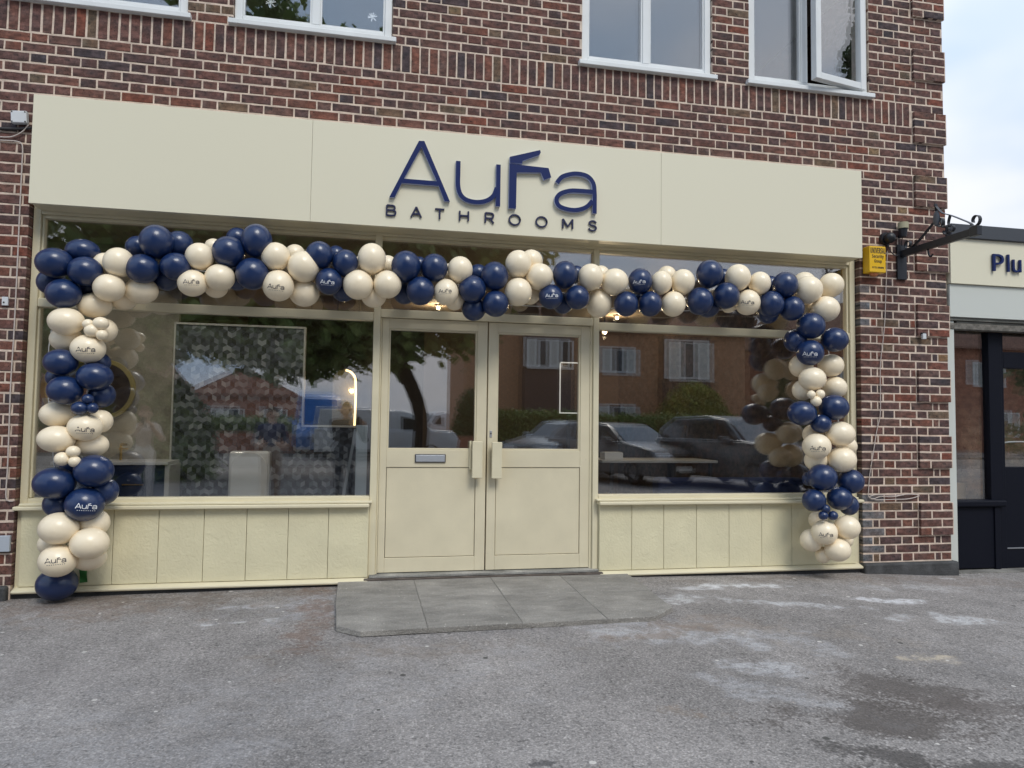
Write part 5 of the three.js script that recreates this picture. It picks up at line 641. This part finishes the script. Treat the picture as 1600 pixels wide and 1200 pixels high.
// vehicles
const tyreM = mat(lin(0.015, 0.015, 0.016), 0.85), rimM = mat(lin(0.4, 0.41, 0.42), 0.35, { metalness: 0.9 }), carGlass = mat(lin(0.05, 0.06, 0.07), 0.03, { coat: 1, metalness: 0.35 }), lampM = mat(lin(0.7, 0.72, 0.75), 0.1, { coat: 1 }), trimM = mat(lin(0.012, 0.012, 0.014), 0.5);
function vehicle(name, label, category, pos, turn, paint, o) { // front towards +x
  const t = thing(name, label, category, pos, turn, 'parked vehicles'), L = o.L, H = o.H, W = o.W, bev = 0.06;
  const low = shapeOf(o.low), body = new THREE.ExtrudeGeometry(low, { depth: W - 2 * bev, bevelEnabled: true, bevelSize: bev, bevelThickness: bev, bevelSegments: 3 }); body.translate(0, 0, -W / 2 + bev);
  const cab = new THREE.ExtrudeGeometry(shapeOf(o.cab), { depth: W - 0.3, bevelEnabled: true, bevelSize: 0.05, bevelThickness: 0.08, bevelSegments: 3 }); cab.translate(0, 0, -W / 2 + 0.15);
  { const p = cab.attributes.position; for (let i = 0; i < p.count; i++) { const k = Math.max(0, p.getY(i) - o.belt) / (H - o.belt); p.setZ(i, p.getZ(i) * (1 - 0.16 * k)); } cab.computeVertexNormals(); }
  part('body', toCreasedNormals(merge([body, cab]), 0.6), paint, t);
  for (const g of o.glass) { const s = shapeOf(g), k = extr(s, 0.01); for (const sd of [1, -1]) { const q = k.clone(); q.translate(0, 0, sd > 0 ? W / 2 - 0.075 : -W / 2 + 0.065); const p = q.attributes.position; for (let i = 0; i < p.count; i++) { const f = Math.max(0, p.getY(i) - o.belt) / (H - o.belt); p.setZ(i, p.getZ(i) * (1 - 0.155 * f) + sd * 0.012); } q.computeVertexNormals(); part('side_window', q, carGlass, t); } }
  for (const sd of [1, -1]) part('window_trim', rbox(o.glass[0][0][0] - 0.05, o.glass[o.glass.length - 1][1][0] + 0.06, o.belt + 0.045, o.belt + 0.07, sd > 0 ? W / 2 - 0.07 : -W / 2 + 0.045, sd > 0 ? W / 2 - 0.045 : -W / 2 + 0.07, 0.006), rimM, t);
  part('skirt', pbox(-L / 2 + 0.3, L / 2 - 0.3, 0.24, 0.40, -W / 2 + 0.01, W / 2 - 0.01), trimM, t);
  for (const [x0, y0, x1, y1] of o.screens) { const w0 = W / 2 - 0.14, w1 = w0 * 0.86, g = new THREE.BufferGeometry(); g.setAttribute('position', new THREE.Float32BufferAttribute([x0, y0, -w0, x0, y0, w0, x1, y1, w1, x0, y0, -w0, x1, y1, w1, x1, y1, -w1], 3)); g.computeVertexNormals(); const m = part('windscreen', g, carGlass.clone(), t); m.material.side = THREE.DoubleSide; }
  for (const x of o.wheels) for (const sd of [1, -1]) { const c = new THREE.TorusGeometry(o.R - 0.09, 0.09, 10, 24); c.scale(1, 1, 1.2); const w = part('wheel', c, tyreM, t); w.position.set(x, o.R - 0.02, sd * (W / 2 - 0.1)); const rm = new THREE.CylinderGeometry(o.R - 0.1, o.R - 0.1, 0.12, 20); rm.rotateX(Math.PI / 2); part('rim', rm, rimM, w); const arch = new THREE.TorusGeometry(o.R + 0.04, 0.035, 6, 20, Math.PI); part('arch', arch, trimM, w); }
  for (const sd of [1, -1]) { part('headlight', rbox(L / 2 - 0.30, L / 2 - 0.02, o.lamp - 0.08, o.lamp + 0.08, sd > 0 ? W / 2 - 0.55 : -W / 2 + 0.07, sd > 0 ? W / 2 - 0.07 : -W / 2 + 0.55, 0.05), lampM, t); part('mirror', rbox(o.mir - 0.1, o.mir + 0.1, o.belt + 0.02, o.belt + 0.2, sd > 0 ? W / 2 - 0.02 : -W / 2 - 0.2, sd > 0 ? W / 2 + 0.2 : -W / 2 + 0.02, 0.04), paint, t); }
  part('grille', rbox(L / 2 - 0.05, L / 2 + 0.045, o.lamp - 0.28, o.lamp + 0.06, -W / 2 + 0.6, W / 2 - 0.6, 0.03), trimM, t); part('number_plate', rbox(L / 2 + 0.03, L / 2 + 0.065, 0.34, 0.45, -0.26, 0.26, 0.006), mat(lin(0.7, 0.7, 0.66), 0.5), t);
  return t;
}
const SUV = { L: 4.5, H: 1.66, W: 1.85, belt: 1.0, R: 0.36, lamp: 0.82, mir: 0.62, wheels: [-1.35, 1.42], low: [[-2.2, 0.34], [2.2, 0.34], [2.25, 0.7], [2.12, 0.93], [1.0, 1.06], [-2.1, 1.06], [-2.22, 0.8]], cab: [[-2.05, 1.03], [1.02, 1.03], [0.30, 1.56], [-0.3, 1.63], [-1.5, 1.6], [-1.95, 1.35]], glass: [[[-1.75, 1.08], [-0.95, 1.08], [-0.95, 1.5], [-1.55, 1.46]], [[-0.88, 1.08], [0.02, 1.08], [0.02, 1.54], [-0.88, 1.52]], [[0.09, 1.08], [0.82, 1.08], [0.28, 1.47], [0.09, 1.52]]], screens: [[1.10, 1.06, 0.40, 1.58], [-2.13, 1.08, -1.72, 1.56]] };
const CAR = { ...SUV, H: 1.48, W: 1.8, belt: 0.92, R: 0.32, lamp: 0.70, low: [[-2.15, 0.28], [2.15, 0.28], [2.2, 0.6], [2.05, 0.8], [1.0, 0.96], [-2.0, 0.98], [-2.18, 0.7]], cab: [[-1.95, 0.94], [1.05, 0.94], [0.25, 1.40], [-0.3, 1.45], [-1.4, 1.4], [-1.85, 1.15]], glass: [[[-1.6, 0.99], [-0.9, 0.99], [-0.9, 1.34], [-1.4, 1.3]], [[-0.84, 0.99], [0.0, 0.99], [0.0, 1.37], [-0.84, 1.36]], [[0.07, 0.99], [0.82, 0.99], [0.25, 1.31], [0.07, 1.35]]], screens: [[1.12, 0.96, 0.36, 1.42], [-2.0, 1.0, -1.6, 1.38]] };
const VAN = { L: 5.2, H: 2.3, W: 1.95, belt: 1.25, R: 0.35, lamp: 0.85, mir: 1.45, wheels: [-1.6, 1.65], low: [[-2.55, 0.36], [2.5, 0.36], [2.58, 0.8], [2.4, 1.08], [1.7, 1.25], [-2.55, 1.25]], cab: [[-2.5, 1.2], [1.75, 1.2], [0.95, 2.1], [0.6, 2.24], [-2.4, 2.24]], glass: [[[0.5, 1.3], [1.45, 1.3], [0.9, 1.95], [0.5, 2.0]]], screens: [[1.83, 1.22, 1.02, 2.13]] };
const carPaint = (r, g, b, m = 0.3) => mat(lin(r, g, b), 0.35, { coat: 1, metalness: m });
vehicle('parked_suv', 'dark blue grey sport utility car mirrored in the right window', 'car', [11.5, -0.09, 10.3], 1.3, carPaint(0.05, 0.066, 0.085), SUV);
vehicle('parked_car', 'dark grey hatchback mirrored behind the darker car in the right window', 'car', [9.35, -0.09, 12.6], 1.2, carPaint(0.10, 0.105, 0.115), CAR);
vehicle('parked_car', 'silver blue car mirrored in the right door glass', 'car', [8.75, -0.09, 15.4], 2.4, carPaint(0.42, 0.50, 0.58), CAR);
vehicle('white_van', 'white panel van parked far up the road', 'van', [8.6, -0.1, 50], 2.7, carPaint(0.75, 0.77, 0.8, 0), VAN);
vehicle('white_van', 'white van parked along the road with ladders behind the tree', 'van', [3.6, -0.1, 22.6], 0.05, carPaint(0.7, 0.73, 0.77, 0), { ...VAN, H: 1.9, low: VAN.low.map(([x, y]) => [x, Math.min(y, 1.1)]), cab: VAN.cab.map(([x, y]) => [x, y > 1.5 ? y * 0.82 : 1.05]), glass: [[[0.5, 1.12], [1.45, 1.12], [0.9, 1.6], [0.5, 1.65]]], screens: [[1.83, 1.06, 1.02, 1.74]], belt: 1.08, mir: 1.45 });
vehicle('blue_lorry', 'bright blue lorry parked across the road left of the tree', 'lorry', [0.9, -0.1, 27.0], 1.5, carPaint(0.03, 0.16, 0.5, 0), { ...VAN, low: VAN.low, H: 2.6, cab: [[-2.5, 1.2], [1.75, 1.2], [1.3, 2.3], [0.8, 2.52], [-2.4, 2.52]] });

// ---------------------------------------------------------------- onlookers behind the camera, mirrored in the glass
function fieldMesh(bones, lo, hi, cell, k) { // bones: [a, b, ra, rb, colour]; one smooth skin round them
  const n = Math.min(96, Math.ceil(Math.max(hi[0] - lo[0], hi[1] - lo[1], hi[2] - lo[2]) / cell) + 4), mc = new MarchingCubes(n, new THREE.MeshStandardMaterial(), false, false, 120000), half = (n * cell) / 2, c = [(lo[0] + hi[0]) / 2, (lo[1] + hi[1]) / 2, (lo[2] + hi[2]) / 2];
  const dist = (p, b) => { const [a, e, ra, rb] = b, dx = e[0] - a[0], dy = e[1] - a[1], dz = e[2] - a[2], l = dx * dx + dy * dy + dz * dz, t = l ? Math.max(0, Math.min(1, ((p[0] - a[0]) * dx + (p[1] - a[1]) * dy + (p[2] - a[2]) * dz) / l)) : 0; return Math.hypot(p[0] - a[0] - dx * t, p[1] - a[1] - dy * t, p[2] - a[2] - dz * t) - lerp(ra, rb, t); };
  for (let z = 0; z < n; z++) for (let y = 0; y < n; y++) for (let x = 0; x < n; x++) {
    const p = [c[0] + (x - n / 2) * cell, c[1] + (y - n / 2) * cell, c[2] + (z - n / 2) * cell]; let d = 1;
    for (const b of bones) { const e = dist(p, b); if (e > d + k) continue; const h = Math.max(0, Math.min(1, 0.5 + 0.5 * (d - e) / k)); d = lerp(d, e, h) - k * h * (1 - h); }
    mc.field[x + y * n + z * n * n] = -d;
  }
  mc.isolation = 0; mc.update(); const m = mc.count, pos = new Float32Array(m * 3), nor = new Float32Array(m * 3), col = new Float32Array(m * 3);
  for (let i = 0; i < m; i++) {
    const p = [0, 1, 2].map((j) => c[j] + mc.positionArray[i * 3 + j] * half); let best = 1e9, q = bones[0]; for (const b of bones) { const e = dist(p, b); if (e < best) { best = e; q = b; } }
    for (let j = 0; j < 3; j++) { pos[i * 3 + j] = p[j]; nor[i * 3 + j] = mc.normalArray[i * 3 + j]; col[i * 3 + j] = q[4][j]; }
  }
  const g = new THREE.BufferGeometry(); g.setAttribute('position', new THREE.BufferAttribute(pos, 3)); g.setAttribute('normal', new THREE.BufferAttribute(nor, 3)); g.setAttribute('color', new THREE.BufferAttribute(col, 3)); return g;
}
const personMat = mat(lin(1, 1, 1), 0.75, { vertexColors: true, side: THREE.DoubleSide });
function person(label, at, H, o) { // faces -z; o.hands: where both wrists are held
  const t = thing('person', label, 'person', at, o.turn || 0), s = H / 1.72, v = (x, y, z) => [x * s, y * s, z * s], b = [], { top, legs, skin, hair, shoe } = o;
  b.push([v(0, 0.96, 0), v(0, 1.08, 0.01), 0.135 * s, 0.125 * s, legs], [v(0, 1.08, 0.0), v(0, 1.30, 0.01), 0.125 * s, 0.15 * s, top], [v(-0.13, 1.36, 0.015), v(0.13, 1.36, 0.015), 0.085 * s, 0.085 * s, top], [v(0, 1.40, 0.01), v(0, 1.50, -0.005), 0.06 * s, 0.055 * s, skin]);
  b.push([v(0, 1.565, -0.03), v(0, 1.60, -0.012), 0.07 * s, 0.092 * s, skin], [v(0, 1.60, 0.02), v(0, 1.655, -0.005), 0.095 * s, 0.085 * s, hair], [v(0, 1.585, -0.10), v(0, 1.60, -0.098), 0.014 * s, 0.01 * s, skin], [v(-0.09, 1.59, 0), v(-0.092, 1.57, 0), 0.016 * s, 0.013 * s, skin], [v(0.09, 1.59, 0), v(0.092, 1.57, 0), 0.016 * s, 0.013 * s, skin]);
  if (o.long) b.push([v(0, 1.58, 0.05), v(0, 1.40, 0.07), 0.085 * s, 0.06 * s, hair]);
  for (const d of [-1, 1]) {
    b.push([v(d * 0.085, 0.93, 0), v(d * 0.10, 0.50, -0.01), 0.098 * s, 0.062 * s, legs], [v(d * 0.10, 0.50, -0.01), v(d * 0.105, 0.10, 0.02), 0.06 * s, 0.045 * s, legs], [v(d * 0.105, 0.055, 0.03), v(d * 0.12, 0.045, -0.14), 0.045 * s, 0.036 * s, shoe]);
    const w = o.hands[d < 0 ? 0 : 1], e = o.elbows[d < 0 ? 0 : 1]; b.push([v(d * 0.185, 1.37, 0.015), e.map((q) => q * s), 0.062 * s, 0.048 * s, top], [e.map((q) => q * s), w.map((q) => q * s), 0.045 * s, 0.03 * s, o.sleeve || skin]);
  }
  let body = fieldMesh(b, [-0.5 * s, -0.02, -0.62 * s], [0.5 * s, 1.78 * s, 0.35 * s], 0.02, 0.035); const parts = [body];
  for (const d of [-1, 1]) { // hands: palm, four unequal bent fingers and a thumb closing on the phone
    const w = o.hands[d < 0 ? 0 : 1].map((q) => q * s), f = [], px = -d;
    f.push([w, [w[0] + px * 0.01, w[1] + 0.05, w[2] - 0.035], 0.026, 0.03, skin]);
    for (let i = 0; i < 4; i++) { const L = [0.030, 0.036, 0.034, 0.026][i], y = w[1] + 0.075 - i * 0.021, a = [w[0] + px * 0.008, y, w[2] - 0.05], m = [w[0] + px * 0.012, y + 0.004, w[2] - 0.055 - L], e = [w[0] + px * (0.014 + L * 0.9), y + 0.002, w[2] - 0.062 - L]; f.push([a, m, 0.0095, 0.0085, skin], [m, e, 0.0085, 0.0075, skin]); }
    f.push([[w[0], w[1] + 0.03, w[2] - 0.02], [w[0] + px * 0.04, w[1] + 0.065, w[2] - 0.03], 0.012, 0.0095, skin], [[w[0] + px * 0.04, w[1] + 0.065, w[2] - 0.03], [w[0] + px * 0.062, w[1] + 0.08, w[2] - 0.046], 0.0095, 0.008, skin]);
    parts.push(fieldMesh(f, [w[0] - 0.08, w[1] - 0.04, w[2] - 0.13], [w[0] + 0.08, w[1] + 0.12, w[2] + 0.04], 0.004, 0.008));
  }
  const strip3 = (g) => { for (const k of Object.keys(g.attributes)) if (!['position', 'normal', 'color'].includes(k)) g.deleteAttribute(k); return g; };
  part('body', mergeGeometries(parts.map(strip3)), personMat, t);
  for (const d of [-1, 1]) { const e = new THREE.SphereGeometry(0.011 * s, 10, 8); e.translate(d * 0.034 * s, 1.607 * s, -0.096 * s); part('eye', e, printDark, t); }
  { const m = new THREE.BoxGeometry(0.045 * s, 0.007 * s, 0.008 * s); m.translate(0, 1.548 * s, -0.096 * s); part('mouth', m, mat(lin(0.4, 0.15, 0.12), 0.6), t); }
  return t;
}
const SK = [0.55, 0.36, 0.26];
person('person in dark clothes behind the camera holding up a phone', [2.36, -0.09, 6.36], 1.72, { top: [0.02, 0.02, 0.025], sleeve: [0.02, 0.02, 0.025], legs: [0.03, 0.035, 0.05], skin: SK, hair: [0.03, 0.022, 0.018], shoe: [0.03, 0.03, 0.03], hands: [[0.10, 1.34, -0.40], [0.30, 1.34, -0.40]], elbows: [[-0.16, 1.14, -0.12], [0.30, 1.12, -0.14]] });
person('person in a pale top and white trousers taking a picture by the left window', [-0.72, -0.09, 6.45], 1.6, { top: [0.6, 0.5, 0.42], sleeve: SK, legs: [0.68, 0.66, 0.62], skin: SK, hair: [0.2, 0.12, 0.06], long: true, shoe: [0.5, 0.5, 0.5], turn: -0.3, hands: [[-0.10, 1.36, -0.34], [0.10, 1.36, -0.34]], elbows: [[-0.26, 1.18, -0.10], [0.26, 1.18, -0.10]] });
person('person in a navy top and brown trousers standing between the other two', [1.18, -0.09, 6.5], 1.62, { top: [0.03, 0.04, 0.10], sleeve: SK, legs: [0.30, 0.22, 0.17], skin: SK, hair: [0.09, 0.05, 0.03], long: true, shoe: [0.1, 0.1, 0.1], turn: -0.1, hands: [[-0.12, 1.05, -0.26], [0.12, 1.05, -0.26]], elbows: [[-0.25, 1.08, 0.02], [0.25, 1.08, 0.02]] });
for (const [x, y, z, lab, ry] of [[2.562, 1.319, 5.866, 'dark phone held by the person behind the camera', 0], [-0.64, 1.27, 6.06, 'dark phone held by the person in the pale top', -0.3]]) { const p = thing('phone', lab, 'phone', [x, y, z], ry); part('case', rbox(-0.038, 0.038, -0.078, 0.078, 0, 0.008, 0.003), trimM, p); part('lens', rbox(0.01, 0.034, 0.03, 0.072, -0.003, 0.0, 0.001), carGlass, p); }

scene.traverse((o) => { if (o.isMesh) { o.castShadow = true; o.receiveShadow = true; } });
renderer.render(scene, camera);
